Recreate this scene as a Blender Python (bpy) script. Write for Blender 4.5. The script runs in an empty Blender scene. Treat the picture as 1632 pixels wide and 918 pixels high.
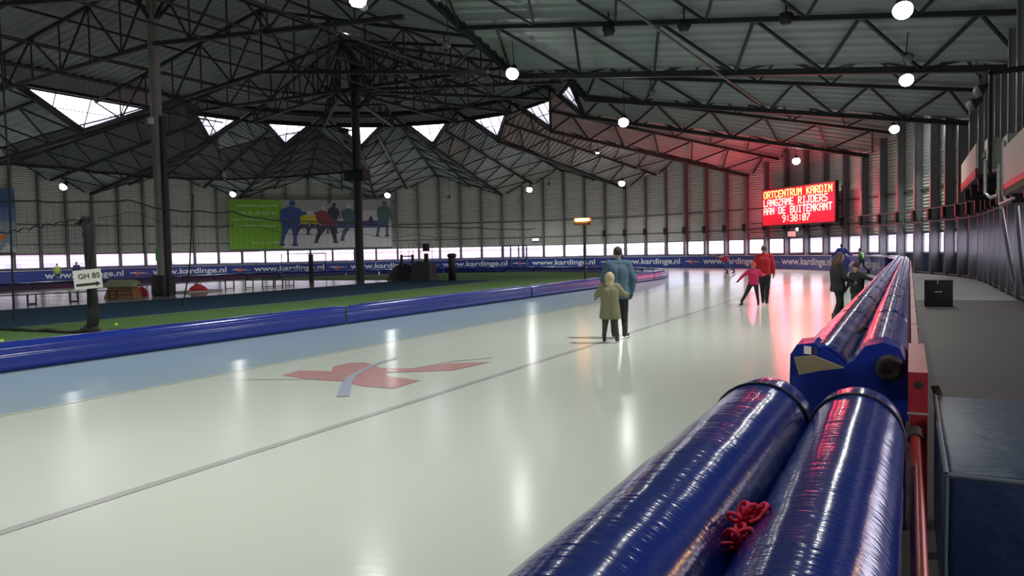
import bpy, bmesh, math, random
from math import sin, cos, pi, radians as R, atan2, sqrt, hypot
from mathutils import Vector as V, Matrix
random.seed(7)
SC = bpy.context.scene
COL = SC.collection

# ---------------------------------------------------------------- camera
YAW, PITCH, ROLL = R(26.9), R(2.6), R(1.2)
fw = V((-sin(YAW)*cos(PITCH), cos(YAW)*cos(PITCH), -sin(PITCH)))
rt = V((cos(YAW), sin(YAW), 0)); up = rt.cross(fw)
rt2 = rt*cos(ROLL) - up*sin(ROLL); up2 = up*cos(ROLL) + rt*sin(ROLL)
cam = bpy.data.objects.new('camera', bpy.data.cameras.new('camera')); COL.objects.link(cam)
m = Matrix((rt2, up2, -fw)).transposed().to_4x4(); m.translation = V((0, 0, 1.75))
cam.matrix_world = m
cam.data.sensor_width = 36; cam.data.lens = 36*1250/1632
cam.data.clip_start = .05; cam.data.clip_end = 600
SC.camera = cam
SC.view_settings.view_transform = 'Standard'; SC.view_settings.look = 'None'
SC.view_settings.gamma = 1; SC.view_settings.use_curve_mapping = False
SC.view_settings.exposure = 0.0
SC.cycles.max_bounces = 6; SC.cycles.transparent_max_bounces = 12
SC.cycles.sample_clamp_indirect = 4

# ---------------------------------------------------------------- sky
w = bpy.data.worlds.new('overcast_sky'); SC.world = w; w.use_nodes = True
bg = w.node_tree.nodes['Background']; bg.inputs[0].default_value = (.93, .86, 1, 1); bg.inputs[1].default_value = 4.2

# strengths of the floodlights and the added red spill lamps
LAMP_W = 315; SPILL_W = 300

# ---------------------------------------------------------------- helpers
MATS = {}
def mat(name, col, rough=.5, metal=0, spec=.5, emit=None, es=0, noise=None, bump=None, coat=0):
    """noise=(scale, amount) varies the colour, bump=(kind, scale, strength, distance)"""
    if name in MATS: return MATS[name]
    M = bpy.data.materials.new(name); M.use_nodes = True; nt = M.node_tree
    b = nt.nodes['Principled BSDF']; b.inputs['Base Color'].default_value = (*col, 1)
    b.inputs['Roughness'].default_value = rough; b.inputs['Metallic'].default_value = metal
    b.inputs['Specular IOR Level'].default_value = spec; b.inputs['Coat Weight'].default_value = coat
    if emit: b.inputs['Emission Color'].default_value = (*emit, 1); b.inputs['Emission Strength'].default_value = es
    tc = nt.nodes.new('ShaderNodeTexCoord')
    if noise:
        n = nt.nodes.new('ShaderNodeTexNoise'); n.inputs['Scale'].default_value = noise[0]; n.inputs['Detail'].default_value = 5
        nt.links.new(tc.outputs['Object'], n.inputs['Vector'])
        mx = nt.nodes.new('ShaderNodeMix'); mx.data_type = 'RGBA'
        mx.inputs[6].default_value = (*[c*(1-noise[1]) for c in col], 1); mx.inputs[7].default_value = (*[min(1, c*(1+noise[1])) for c in col], 1)
        nt.links.new(n.outputs['Fac'], mx.inputs[0]); nt.links.new(mx.outputs[2], b.inputs['Base Color'])
    if bump:
        kind, sc, st, dist = bump
        bn = nt.nodes.new('ShaderNodeBump'); bn.inputs['Strength'].default_value = st; bn.inputs['Distance'].default_value = dist
        if kind == 'noise':
            t = nt.nodes.new('ShaderNodeTexNoise'); t.inputs['Scale'].default_value = sc; t.inputs['Detail'].default_value = 4
            nt.links.new(tc.outputs['Object'], t.inputs['Vector']); nt.links.new(t.outputs['Fac'], bn.inputs['Height'])
        else:                                            # a wave along one axis, for corrugated sheet or wrinkles
            t = nt.nodes.new('ShaderNodeTexWave'); t.bands_direction = kind; t.inputs['Scale'].default_value = sc
            t.inputs['Distortion'].default_value = 0 if dist > .02 else 6
            t.inputs['Detail Scale'].default_value = 1.5
            nt.links.new(tc.outputs['Object'], t.inputs['Vector']); nt.links.new(t.outputs['Fac'], bn.inputs['Height'])
        nt.links.new(bn.outputs['Normal'], b.inputs['Normal'])
    MATS[name] = M; return M

def glassmat(name, tint=(1, 1, 1), gloss=.08):
    M = bpy.data.materials.new(name); M.use_nodes = True; nt = M.node_tree; nt.nodes.clear()
    o = nt.nodes.new('ShaderNodeOutputMaterial'); t = nt.nodes.new('ShaderNodeBsdfTransparent'); t.inputs[0].default_value = (*tint, 1)
    g = nt.nodes.new('ShaderNodeBsdfGlossy'); g.inputs['Roughness'].default_value = .05; mx = nt.nodes.new('ShaderNodeMixShader'); mx.inputs[0].default_value = gloss
    nt.links.new(t.outputs[0], mx.inputs[1]); nt.links.new(g.outputs[0], mx.inputs[2]); nt.links.new(mx.outputs[0], o.inputs[0])
    return M

class MB:
    def __init__(s): s.v = []; s.f = []; s.m = []; s.sm = []
    def add(s, vs, fs, mi=0, smooth=False):
        o = len(s.v); s.v += [tuple(p) for p in vs]
        for f in fs: s.f.append([i+o for i in f]); s.m.append(mi); s.sm.append(smooth)
        return s
    def quad(s, a, b, c, d, mi=0): return s.add([a, b, c, d], [(0, 1, 2, 3)], mi)
    def box(s, x0, x1, y0, y1, z0, z1, mi=0):
        vs = [(x, y, z) for z in (z0, z1) for y in (y0, y1) for x in (x0, x1)]
        return s.add(vs, [(0, 2, 3, 1), (4, 5, 7, 6), (0, 1, 5, 4), (2, 6, 7, 3), (0, 4, 6, 2), (1, 3, 7, 5)], mi)
    def obox(s, c, ax, ay, az_, mi=0):            # oriented box: centre and three half-axis vectors
        c = V(c); ax, ay, az_ = V(ax), V(ay), V(az_)
        vs = [c+ax*i+ay*j+az_*k for k in (-1, 1) for j in (-1, 1) for i in (-1, 1)]
        return s.add(vs, [(0, 2, 3, 1), (4, 5, 7, 6), (0, 1, 5, 4), (2, 6, 7, 3), (0, 4, 6, 2), (1, 3, 7, 5)], mi)
    def tube(s, p0, p1, r, n=6, r1=None, mi=0):
        p0, p1 = V(p0), V(p1); d = (p1-p0).normalized(); a = V((0, 0, 1)) if abs(d.z) < .9 else V((1, 0, 0))
        x = d.cross(a).normalized(); y = d.cross(x); r1 = r if r1 is None else r1
        vs = [p+(x*cos(2*pi*(i+.5)/n)+y*sin(2*pi*(i+.5)/n))*q for p, q in ((p0, r), (p1, r1)) for i in range(n)]
        fs = [(i, (i+1) % n, n+(i+1) % n, n+i) for i in range(n)]
        s.add(vs, fs, mi, n > 6); s.add(vs[:n], [tuple(range(n))[::-1]], mi); s.add(vs[n:], [tuple(range(n))], mi)
        return s
    def path(s, pts, r, n=6, mi=0):               # swept tube through points; r may be a list
        pts = [V(p) for p in pts]; L = len(pts); rs = r if isinstance(r, (list, tuple)) else [r]*L
        vs = []; ref = None
        for i, p in enumerate(pts):
            d = (pts[min(i+1, L-1)]-pts[max(i-1, 0)]).normalized()
            if ref is None: a = V((0, 0, 1)) if abs(d.z) < .9 else V((1, 0, 0)); ref = d.cross(a).normalized()
            x = (ref - d*ref.dot(d)).normalized(); ref = x; y = d.cross(x)
            vs += [p+(x*cos(2*pi*k/n)+y*sin(2*pi*k/n))*rs[i] for k in range(n)]
        fs = [(i*n+k, i*n+(k+1) % n, (i+1)*n+(k+1) % n, (i+1)*n+k) for i in range(L-1) for k in range(n)]
        s.add(vs, fs, mi, True); s.add(vs[:n], [tuple(range(n))[::-1]], mi); s.add(vs[-n:], [tuple(range(n))], mi)
        return s
    def lathe(s, c, prof, n=16, mi=0, ax=None):   # prof = [(r, h)...] about axis ax from c
        c = V(c); d = V(ax or (0, 0, 1)).normalized(); a = V((1, 0, 0)) if abs(d.x) < .9 else V((0, 1, 0))
        x = d.cross(a).normalized(); y = d.cross(x)
        vs = [c+d*h+(x*cos(2*pi*k/n)+y*sin(2*pi*k/n))*max(r, 1e-4) for r, h in prof for k in range(n)]
        fs = [(i*n+k, i*n+(k+1) % n, (i+1)*n+(k+1) % n, (i+1)*n+k) for i in range(len(prof)-1) for k in range(n)]
        return s.add(vs, fs, mi, True)
    def build(s, name, mats, parent=None, loc=None):
        me = bpy.data.meshes.new(name); me.from_pydata(s.v, [], s.f)
        for q in (mats if isinstance(mats, (list, tuple)) else [mats]): me.materials.append(q)
        me.polygons.foreach_set('material_index', s.m); me.polygons.foreach_set('use_smooth', s.sm)
        bm = bmesh.new(); bm.from_mesh(me); bmesh.ops.recalc_face_normals(bm, faces=bm.faces); bm.to_mesh(me); bm.free()
        me.update()
        o = bpy.data.objects.new(name, me); COL.objects.link(o)
        if loc: o.location = loc
        if parent: o.parent = parent
        return o

def tag(o, label=None, cat=None, group=None, kind=None):
    if label: o['label'] = label
    if cat: o['category'] = cat
    if group: o['group'] = group
    if kind: o['kind'] = kind
    return o
def struct(o, label=None): return tag(o, label, kind='structure')
def empty(name, loc=(0, 0, 0), rz=0):
    o = bpy.data.objects.new(name, None); COL.objects.link(o); o.location = loc; o.rotation_euler = (0, 0, rz); o.empty_display_size = .2
    return o
def bevel(o, wd=.02, seg=3):
    md = o.modifiers.new('bevel', 'BEVEL'); md.width = wd; md.segments = seg; md.limit_method = 'ANGLE'
    for p in o.data.polygons: p.use_smooth = True
    return o

# ---------------------------------------------------------------- materials
steel = mat('painted_steel', (.026, .031, .029), .55, 0, .3)
steel2 = mat('grey_steel', (.075, .082, .078), .5, .2)
deckm = mat('roof_sheet', (.36, .385, .375), .55, 0, .3)
wallm = mat('wall_sheet', (.52, .545, .50), .6, 0, .3, bump=('Z', 1.55, .9, .06))
lower_wallm = mat('lower_wall', (.055, .07, .13), .5)  # dark blue panels under the window band
winframe = mat('window_frame', (.42, .42, .46), .5)
pane = glassmat('clear_glass', (.97, .96, 1), .06)
concrete = mat('concrete_floor', (.038, .034, .030), .62, 0, .35, noise=(1.3, .25), bump=('noise', 60, .12, .01))
hallfloor = mat('polished_hall_floor', (.22, .21, .215), .22, 0, .5, noise=(.35, .2))
turf = mat('green_turf', (.085, .16, .055), .95, 0, .1, noise=(1.2, .22), bump=('noise', 90, .4, .02))
bluef = mat('blue_turf', (.013, .042, .075), .9, 0, .1, noise=(1.2, .2))
whitel = mat('white_line_paint', (.45, .5, .5), .8)
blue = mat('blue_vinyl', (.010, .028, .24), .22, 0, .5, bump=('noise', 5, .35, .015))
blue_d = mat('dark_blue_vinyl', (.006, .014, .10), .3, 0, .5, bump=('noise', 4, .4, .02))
black = mat('black_rubber', (.012, .012, .013), .6)
blackm = mat('black_metal', (.015, .015, .017), .45, .3)
whitep = mat('white_paint', (.7, .7, .69), .5)
redp = mat('red_paint', (.26, .010, .014), .4)
chrome = mat('galvanised_tube', (.5, .52, .5), .35, .8)

# ---------------------------------------------------------------- plan of the hall
C = V((-32, 40)); RW = 35.4; YB = -15.6              # centre of the curved end, radius of the wall, rear wall
C2 = V((-32, 43)); RI = 19.1; RO = 31.0               # centre and radii of the ice track
def pth(az, r, c=C):                                  # az in degrees, 90 = near straight side, -90 = opposite straight side
    if az > 90: return (c.x+r, c.y-(az-90)*pi/180*r)
    if az < -90: return (c.x-r, c.y+(az+90)*pi/180*r)
    return (c.x+r*sin(R(az)), c.y+r*cos(R(az)))
def pdir(az):                                         # outward direction
    a = max(-90, min(90, az)); return V((sin(R(a)), cos(R(a)), 0))

# floors: one slab for the hall, with the ice, turf and lines as thin layers of their own
fl = MB(); n = 72
pts = [(C.x+(RW+1)*sin(R(90-180*i/n)), C.y+(RW+1)*cos(R(90-180*i/n))) for i in range(n+1)]
ol = [(C.x+RW+1, YB-1)] + pts + [(C.x-RW-1, YB-1)]
fl.add([(x, y, -.004) for x, y in ol] + [(x, y, -.3) for x, y in ol], [tuple(range(len(ol))), tuple(range(len(ol), 2*len(ol)))[::-1]])
struct(fl.build('floor', concrete))
fz = MB(); q = [(2.9, 27.5), (2.9, 34)]+[(C.x+(RW-.5)*cos(R(a_)), C.y+(RW-.5)*sin(R(a_))) for a_ in range(0, 66, 5)]; q2 = [(.12, 27.5), (.12, 35)]+[(C2.x+(RO+1.12)*cos(R(a_)), C2.y+(RO+1.12)*sin(R(a_))) for a_ in range(0, 66, 5)]
k = len(q); fz.add([(x, y, .003) for x, y in q+q2], [(i_, i_+1, k+i_+1, k+i_) for i_ in range(k-1)])
struct(fz.build('floor', mat('pale_concrete', (.13, .135, .13), .6, noise=(1.1, .2))))

def band(r0, r1, z, y0=-12, azs=None, step=2.5):      # a strip of floor between two radii of the track, as top faces
    b = MB(); az0 = 90 + (C2.y-y0)/(RW*pi/180)
    P = []
    for r in (r0, r1):
        q = [(C2.x+r, y0 + (C2.y-y0)*i/12) for i in range(12)] + [pth(90-2.5*i, r, C2) for i in range(73)] + [(C2.x-r, C2.y-(C2.y-y0)*i/12) for i in range(1, 13)]
        P.append(q)
    k = len(P[0])
    b.add([(x, y, z) for q in P for x, y in q], [(i, i+1, k+i+1, k+i) for i in range(k-1)])
    return b
def icemat(name, col):
    M = mat(name, col, .2, 0, .13, noise=(.5, .03)); nt = M.node_tree; b = nt.nodes['Principled BSDF']
    tc = nt.nodes.new('ShaderNodeTexCoord'); n1 = nt.nodes.new('ShaderNodeTexNoise'); n1.inputs['Scale'].default_value = 11; n1.inputs['Detail'].default_value = 6
    nt.links.new(tc.outputs['Object'], n1.inputs['Vector'])
    bn = nt.nodes.new('ShaderNodeBump'); bn.inputs['Strength'].default_value = .07; bn.inputs['Distance'].default_value = .01
    nt.links.new(n1.outputs['Fac'], bn.inputs['Height']); nt.links.new(bn.outputs['Normal'], b.inputs['Normal'])
    mr = nt.nodes.new('ShaderNodeMapRange'); mr.inputs[3].default_value = .15; mr.inputs[4].default_value = .19
    nt.links.new(n1.outputs['Fac'], mr.inputs[0]); nt.links.new(mr.outputs[0], b.inputs['Roughness'])
    return M
icew = icemat('white_ice', (.585, .625, .575)); iceb = icemat('pale_blue_ice', (.34, .45, .53))
struct(band(RI, 22.75, .004).build('floor', iceb)); struct(band(22.75, RO, .004).build('floor', icew))
linem = icemat('ice_line_grey', (.42, .42, .42)); linep = icemat('ice_line_pale', (.60, .60, .52))
struct(band(26.70, 26.80, .008).build('floor', linem)); struct(band(22.70, 22.78, .008).build('floor', linep))

# the red emblem frozen into the ice
Kp = [(-8.26, 8.72), (-8.36, 9.2), (-7.81, 9.29), (-8.13, 9.72), (-8.15, 10.14), (-7.92, 10.26), (-7.65, 10.11), (-7.28, 9.83), (-6.78, 9.96), (-6.53, 10.61), (-5.96, 10.96), (-6.08, 9.99), (-6.57, 9.65), (-6.95, 9.48), (-6.7, 9.18), (-6.03, 9.04), (-6.0, 8.35), (-6.5, 8.36), (-7.05, 8.59), (-7.61, 8.57)]
redice = icemat('red_ice_paint', (.53, .29, .29)); blueice = icemat('blue_ice_paint', (.40, .44, .56)); greyice = icemat('grey_ice_paint', (.46, .44, .44))
def ribbon(pts, w0, w1, z):
    b = MB(); L = len(pts); vs = []
    for i, p in enumerate(pts):
        a = V(pts[max(0, i-1)]); c = V(pts[min(L-1, i+1)]); d = (c-a).normalized(); nn = V((-d.y, d.x)); ww = (w0+(w1-w0)*i/(L-1))/2
        vs += [(p[0]+nn.x*ww, p[1]+nn.y*ww, z), (p[0]-nn.x*ww, p[1]-nn.y*ww, z)]
    return b.add(vs, [(2*i, 2*i+1, 2*i+3, 2*i+2) for i in range(L-1)])
em = MB().add([(x, y, .0085) for x, y in Kp], [tuple(range(len(Kp)))]).build('ice_emblem', redice)
tag(em, 'faded red angular emblem painted under the ice of the near straight', 'ice marking')
ribbon([(-7.77, 10.94), (-7.6, 10.1), (-7.4, 9.5), (-7.2, 9.0), (-6.82, 8.41), (-6.26, 7.65)], .05, .16, .012).build('curved_stroke', blueice, em)
ribbon([(-8.77, 8.12), (-7.61, 8.57), (-7.42, 9.32), (-6.78, 9.96), (-6.59, 10.83), (-6.17, 11.41)], .03, .05, .010).build('thin_stroke', greyice, em)

# inner field
inner = MB(); q = [(C2.x+RI, -12)] + [pth(90-2.5*i, RI, C2) for i in range(73)] + [(C2.x-RI, -12)]
inner.add([(x, y, .0) for x, y in q], [tuple(range(len(q)))]); struct(inner.build('floor', hallfloor))
g = MB(); rr = RI-.2
q = [(C2.x+rr, -12)] + [pth(90-2.5*i, rr, C2) for i in range(73) if pth(90-2.5*i, rr, C2)[1] > 44.5] + [(-31, 44.5), (-26.8, 30), (-26.8, 24), (-21.4, 24), (-21.4, 12.5), (-26.5, 12.5), (-26.5, -12)]
g.add([(x, y, .004) for x, y in q], [tuple(range(len(q)))]); tag(g.build('turf_pitch', turf), 'green artificial turf of the indoor pitch inside the track', 'pitch', kind='structure')
b2 = MB().add([(x, y, .0045) for x, y in [(-21.4, 12.5), (-21.4, 24), (-23.2, 44), (-30.6, 44), (-29.4, 24), (-30.6, 12.5)]], [tuple(range(6))])
tag(b2.build('blue_surround', bluef), 'dark blue strip of sports floor between green turf and grey floor', 'sports floor', kind='structure')
l = ribbon([(-30, 12.5), (-21.4, 12.5), (-21.4, 24), (-22.2, 33), (-23.2, 44)], .06, .06, .009); tag(l.build('pitch_line', whitel), 'thin white line edging the green turf', 'line', kind='structure')

# ---------------------------------------------------------------- roof: folded sheets, ridges and valleys 13.9 m apart
ST = []                                                # stations (kind, wall point, inner point, az-like position, straight?)
def station(kind, az):
    wx, wy = pth(az, RW+.35)
    s = (abs(az) > 90)
    if s: wy = C.y - (abs(az)-90)/22.5*13.9
    r = 14.0 if kind == 'R' else 15.5
    ix, iy = pth(az, r)
    if s: iy = wy
    zi = 13.2 if kind == 'R' else (10.2 if s or abs(az) > 89 else 10.8)
    return dict(k=kind, az=az, w=V((wx, wy, 10.2 if kind == 'R' else 8.1)), i=V((ix, iy, zi)), s=s)
azl = [180 - 11.25*i for i in range(33)]
ST = [station('R' if i % 2 == 0 else 'V', a) for i, a in enumerate(azl)]
def bil(a, b, c, d, u, v):                             # a-b at v=0 , d-c at v=1
    return (a*(1-u)+b*u)*(1-v) + (d*(1-u)+c*u)*v
def corrug(A, B, Cc, D, along_v=True, pitch=.55, dep=.09):
    """corrugated sheet on quad A,B,Cc,D ; ribs run from AB edge to DC edge when along_v"""
    if not along_v: A, B, Cc, D = B, Cc, D, A
    wid = max((B-A).length, (Cc-D).length); n = max(3, int(wid/pitch)); b = MB(); row = []
    L = max((D-A).length, .1); nv = 1
    for i in range(n):
        for t, h in ((0, 0), (.12, dep), (.55, dep), (.67, 0)):
            u = (i+t)/n; row.append((u, h))
    row.append((1, 0))
    vs = [bil(A, B, Cc, D, u, v)+V((0, 0, h)) for v in (0, 1) for u, h in row]; k = len(row)
    b.add(vs, [(j, j+1, k+j+1, k+j) for j in range(k-1)]); return b
for s0, s1 in zip(ST, ST[1:]):
    radial = (s0['az']+s1['az'])/2 > 18 or (s0['az']+s1['az'])/2 < -62
    struct(corrug(s0['w'], s1['w'], s1['i'], s0['i'], radial).build('ceiling', deckm))
SP = 15.8
def spine(s): return V((C.x, min(s['i'].y, C.y) if s['s'] else C.y, SP))
for j in range(1, len(ST)-1):
    v = ST[j]
    if v['k'] != 'V': continue
    a, c_ = ST[j-1]['i'], ST[j+1]['i']; ap = v['i']; c1 = ap.lerp(a, .67); c2 = ap.lerp(c_, .67)
    struct(corrug(c1, c2, c_, a, True, .4).build('ceiling', deckm))
    # skylight: frame, mullions, pane
    fr = MB(); 
    for p, q_ in ((c1, c2), (c1, ap), (c2, ap)): fr.tube(p, q_, .13, 4)
    fr.tube(a, c_, .17, 4)
    for t in (.25, .5, .75):
        p = c1.lerp(c2, t); q_ = (c1.lerp(ap, 1-(1-t)*2+1) if False else None)
        k = 2*t if t <= .5 else 2*(1-t)
        e = ap.lerp(c1, 1-2*t) if t <= .5 else ap.lerp(c2, 2*t-1)
        fr.tube(p, e, .035, 4)
    fr.tube(ap.lerp(c1, .55)+V((0, 0, -.06)), ap.lerp(c2, .55)+V((0, 0, -.06)), .03, 4)
    wn = struct(fr.build('window_%d' % j, steel)); MB().add([c1, c2, ap], [(0, 1, 2)]).build('pane', pane, wn)
# central roof above the field
Rr = [s for s in ST if s['k'] == 'R']
for s0, s1 in zip(Rr, Rr[1:]):
    A, B = s0['i'], s1['i']; D, E_ = spine(s0), spine(s1)
    if (D-E_).length < .1: struct(corrug(A, B, B.lerp(E_, .97), A.lerp(D, .97), False).build('ceiling', deckm))
    else: struct(corrug(A, B, E_, D, True).build('ceiling', deckm))
MB().lathe((C.x, C.y, SP-.35), [(1.2, -.12), (.6, .1), (0, .3)], 16).build('ceiling', deckm)['kind'] = 'structure'

# steelwork -------------------------------------------------------
def member(root, name, p, q_, r, n=4):
    return MB().tube(p, q_, r, n).build(name, steel, root)
def where(az):
    if az > 90: return 'over the near straight'
    if az < -90: return 'over the far straight on the other side'
    for lim, t in ((75, 'where the near straight starts to bend'), (50, 'over the boards right of the red display'), (30, 'over the bend left of the red display'),
                   (8, 'over the bend behind the blue-jacketed skater'), (-15, 'over the bend right of the black column'), (-40, 'over the skater banner beside the black column'),
                   (-62, 'over the green part of the skater banner'), (-91, 'over the bend beyond the grey column')):
        if az > lim: return t
dz = V((0, 0, -.28))
for j in range(1, len(ST)-1):
    v = ST[j]
    if v['k'] != 'V' or abs(v['az']) > 136: continue
    A, B = ST[j-1], ST[j+1]
    root = empty('folded_roof_truss', (v['w'].x, v['w'].y, v['w'].z))
    tag(root, 'dark steel truss in the roof valley '+where(v['az']), 'roof truss', 'valley trusses of the folded roof')
    off = -V(root.location)
    def mem(nm, p, q_, r, n=4): 
        o = member(root, nm, p+off, q_+off, r, n); return o
    W, I = v['w']+dz, v['i']+dz
    mem('valley_chord', W, I, .17)
    for S in (A, B):
        mw, mi_ = W.lerp(S['w']+dz, .5), I.lerp(S['i']+dz, .5); rw, ri = S['w']+dz, S['i']+dz
        mem('middle_chord', mw, mi_, .12)
        n = 6
        for k in range(n):
            t0, t1, tm = k/n, (k+1)/n, (k+.5)/n
            p0, p1, pm = W.lerp(I, t0), W.lerp(I, t1), mw.lerp(mi_, tm)
            mem('diagonal', p0, pm, .07); mem('diagonal', pm, p1, .07)
            pm2 = mw.lerp(mi_, t1); pr = rw.lerp(ri, tm); pr0 = mw.lerp(mi_, t0)
            mem('diagonal', pr0, pr, .06); mem('diagonal', pr, pm2, .06)
    # apex tie along the skylight
    mem('end_chord', I, A['i']+dz, .1); mem('end_chord', I, B['i']+dz, .1)
for s in Rr:
    if abs(s['az']) > 136: continue
    o = MB().tube((0, 0, 0), s['i']+dz-(s['w']+dz), .11, 4).build('ridge_beam', steel, loc=tuple(s['w']+dz))
    tag(o, 'dark steel beam under the roof ridge '+where(s['az']), 'roof beam', 'ridge beams of the folded roof')
# central trusses
def truss(name, label, pa, pb, ta, tb, nseg, group, rc=.11, rd=.055):
    root = empty(name, tuple(pa)); off = -V(pa); tag(root, label, 'roof truss', group)
    MB().tube(pa+off, pb+off, rc*1.2, 4).build('bottom_chord', steel, root); MB().tube(ta+off, tb+off, rc, 4).build('top_chord', steel, root)
    for k in range(nseg):
        a0, a1 = pa.lerp(pb, k/nseg), pa.lerp(pb, (k+1)/nseg); b0, b1 = ta.lerp(tb, k/nseg), ta.lerp(tb, (k+1)/nseg)
        MB().tube(b1+off, a1+off, rd*.8, 4).build('post', steel, root)
        p, q_ = (a0, b1) if k % 2 else (b0, a1)
        MB().tube(p+off, q_+off, rd, 4).build('diagonal', steel, root)
hub = V((C.x, C.y, 12.2)); hubt = V((C.x, C.y, SP-.5))
for s in Rr:
    if s['s'] : continue
    e = s['i']+V((0, 0, -1.0)); truss('radial_truss', 'dark radial truss from hub to ridge '+where(s['az']), hub, e, hubt, s['i']+V((0, 0, -.3)), 7, 'radial trusses around the black column hub')
for y, t in ((26.1, 'over the tall grey column'), (33.05, 'between the grey column and the black column'), (19.15, 'nearer than the grey column'), (12.2, 'highest at the picture top, nearer still')):
    ze = 13.0 if y in (26.1, 12.2) else 12.2
    for sg, side in ((1, 'near'), (-1, 'far')):
        truss('cross_truss', 'dark cross truss %s, %s half' % (t, side), V((C.x+sg*14.2, y, ze-1.9)), V((C.x, y, 12.0)), V((C.x+sg*14.2, y, ze-.35)), V((C.x, y, SP-.4)), 6, 'cross trusses of the middle roof')
for i, x in enumerate((-10.5, -7, -3.5, 0, 3.5, 7, 10.5)):
    z = SP-(SP-13.2)*abs(x)/14-.25
    o = MB().tube((0, 0, 0), (0, 38, 0), .075, 4).build('purlin', steel, loc=(C.x+x, 2, z)); tag(o, 'long thin purlin under the middle roof running lengthwise to the hub', 'purlin', 'lengthwise purlins of the middle roof')
    if x:
        o = MB().tube((0, 0, 0), (0, 30, 0), .06, 4).build('tie_rod', steel, loc=(C.x+x, 10, 12.0-.08*abs(x))); tag(o, 'thin lengthwise tie along the bottom of the cross trusses', 'tie', 'lengthwise ties of the middle roof')
for r_ in (5, 9.5):
    zz = SP-(SP-13.2)*r_/14-.3
    for k, zt in (('upper', zz), ('lower', 12.2)):
        o = MB().path([(*pth(90-11.25*i, r_), zt) for i in range(17)], .06, 4).build('ring_tie', steel)
        tag(o, '%s steel half ring tying the radial trusses %s the black column' % (k, 'close to' if r_ == 5 else 'farther out from'), 'ring tie')
o = MB().path([(*pth(90-22.5*i, 14), 12.15) for i in range(9)], .09, 4).build('ring_tie', steel); tag(o, 'outermost half ring of steel linking the trusses by the skylights', 'ring tie')

# ---------------------------------------------------------------- walls
def decktop(az):                                       # roof height along the wall
    a = (180-az)/11.25; k = int(a); f = a-k
    if k >= len(ST)-1: return ST[-1]['w'].z
    return ST[k]['w'].z*(1-f)+ST[k+1]['w'].z*f
def wallpt(az, r=RW):
    if abs(az) > 90:
        y = C.y-(abs(az)-90)/22.5*13.9; return (C.x+(r if az > 0 else -r), y)
    return pth(az, r)
def wall_piece(a0, a1, z0, z1, name, m, step=3.75):
    b = MB(); n = round((a0-a1)/step); ro = RW+.18
    for i in range(n):
        p, q_ = a0-i*step, a0-(i+1)*step
        za, zb = (z1, z1) if z1 else (decktop(p)+.1, decktop(q_)+.1)
        P, Q = wallpt(p), wallpt(q_); P2, Q2 = wallpt(p, ro), wallpt(q_, ro)
        vs = [(*P, z0), (*Q, z0), (*Q, zb), (*P, za), (*P2, z0), (*Q2, z0), (*Q2, zb), (*P2, za)]
        b.add(vs, [(0, 1, 2, 3), (5, 4, 7, 6), (3, 2, 6, 7), (1, 0, 4, 5)])
    return struct(b.build(name, m))
for nm, a0, a1 in (('right', 180, 90), ('far', 90, -90), ('left', -90, -180)):
    wall_piece(a0, a1, 2.5, None, 'wall_'+nm, wallm); wall_piece(a0, a1, 0, 1.2, 'wall_'+nm, lower_wallm)
    wall_piece(a0, a1, 2.42, 2.5, 'trim_1', steel2); wall_piece(a0, a1, 1.16, 1.22, 'trim_2', winframe)
x0, x1 = C.x-RW-.2, C.x+RW+.2
struct(MB().box(x0, x1, YB-.3, YB, 0, 10.3).build('wall_rear', wallm))
# gable above the rear wall
struct(MB().add([(C.x-RW, YB, 10.2), (C.x-14, YB, 13.2), (C.x, YB, SP), (C.x+14, YB, 13.2), (C.x+RW, YB, 10.2)], [(0, 1, 2, 3, 4)]).build('wall_rear', wallm))
# windows between the columns
wi = 20
for k in range(0, 64):
    a = 138.75-3.75*k; b_ = a-3.75
    if b_ < -101.5: break
    if abs(a) > 90 and a > 0 and wallpt(a)[1] < 12: continue
    P, Q = V((*wallpt(a, RW+.06), 0)), V((*wallpt(b_, RW+.06), 0)); d = (Q-P).normalized(); wi += 1
    f = MB()
    for z in (1.25, 2.39): f.tube(P+V((0, 0, z)), Q+V((0, 0, z)), .035, 4)
    for t in (.02, .98): f.tube(P.lerp(Q, t)+V((0, 0, 1.22)), P.lerp(Q, t)+V((0, 0, 2.42)), .05, 4)
    o = struct(f.build('window_%d' % wi, winframe))
    MB().quad(P+V((0, 0, 1.25)), Q+V((0, 0, 1.25)), Q+V((0, 0, 2.39)), P+V((0, 0, 2.39))).build('pane', pane, o)
# wall columns
colm = mat('wall_column_steel', (.17, .175, .19), .45, .05)
def wallcol(az):
    P = wallpt(az); d = pdir(az); t = V((-d.y, d.x, 0)); zt = decktop(az)-.05; dep = .5 if az > 20 else .28
    root = empty('wall_column', (P[0], P[1], 0)); h = zt/2
    lab = ('slim dark steel column on the curved far wall' if az < 20 else 'deep dark steel column on the wall around and right of the red display')
    tag(root, lab, 'column', 'wall columns, slim ones of the far wall' if az < 20 else 'wall columns, deep ones of the right wall')
    b = MB(); 
    b.obox(-d*(dep/2+.01)+V((0, 0, h)), d*dep/2, t*.02, V((0, 0, h)))
    for s_ in (.02, dep): b.obox(-d*s_+V((0, 0, h)), d*.015, t*.1, V((0, 0, h)))
    b.build('column_shaft', colm, root)
    if az > 5: c_ = MB().obox(-d*(dep+.05)+V((0, 0, 3.45)), d*.09, t*.13, V((0, 0, .32))); c_.build('bracket_box', blackm, root)
az = 127.5
while az > -100:
    if not (abs(az) > 90 and az > 0 and wallpt(az)[1] < 14): wallcol(az)
    az -= 3.75
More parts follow.
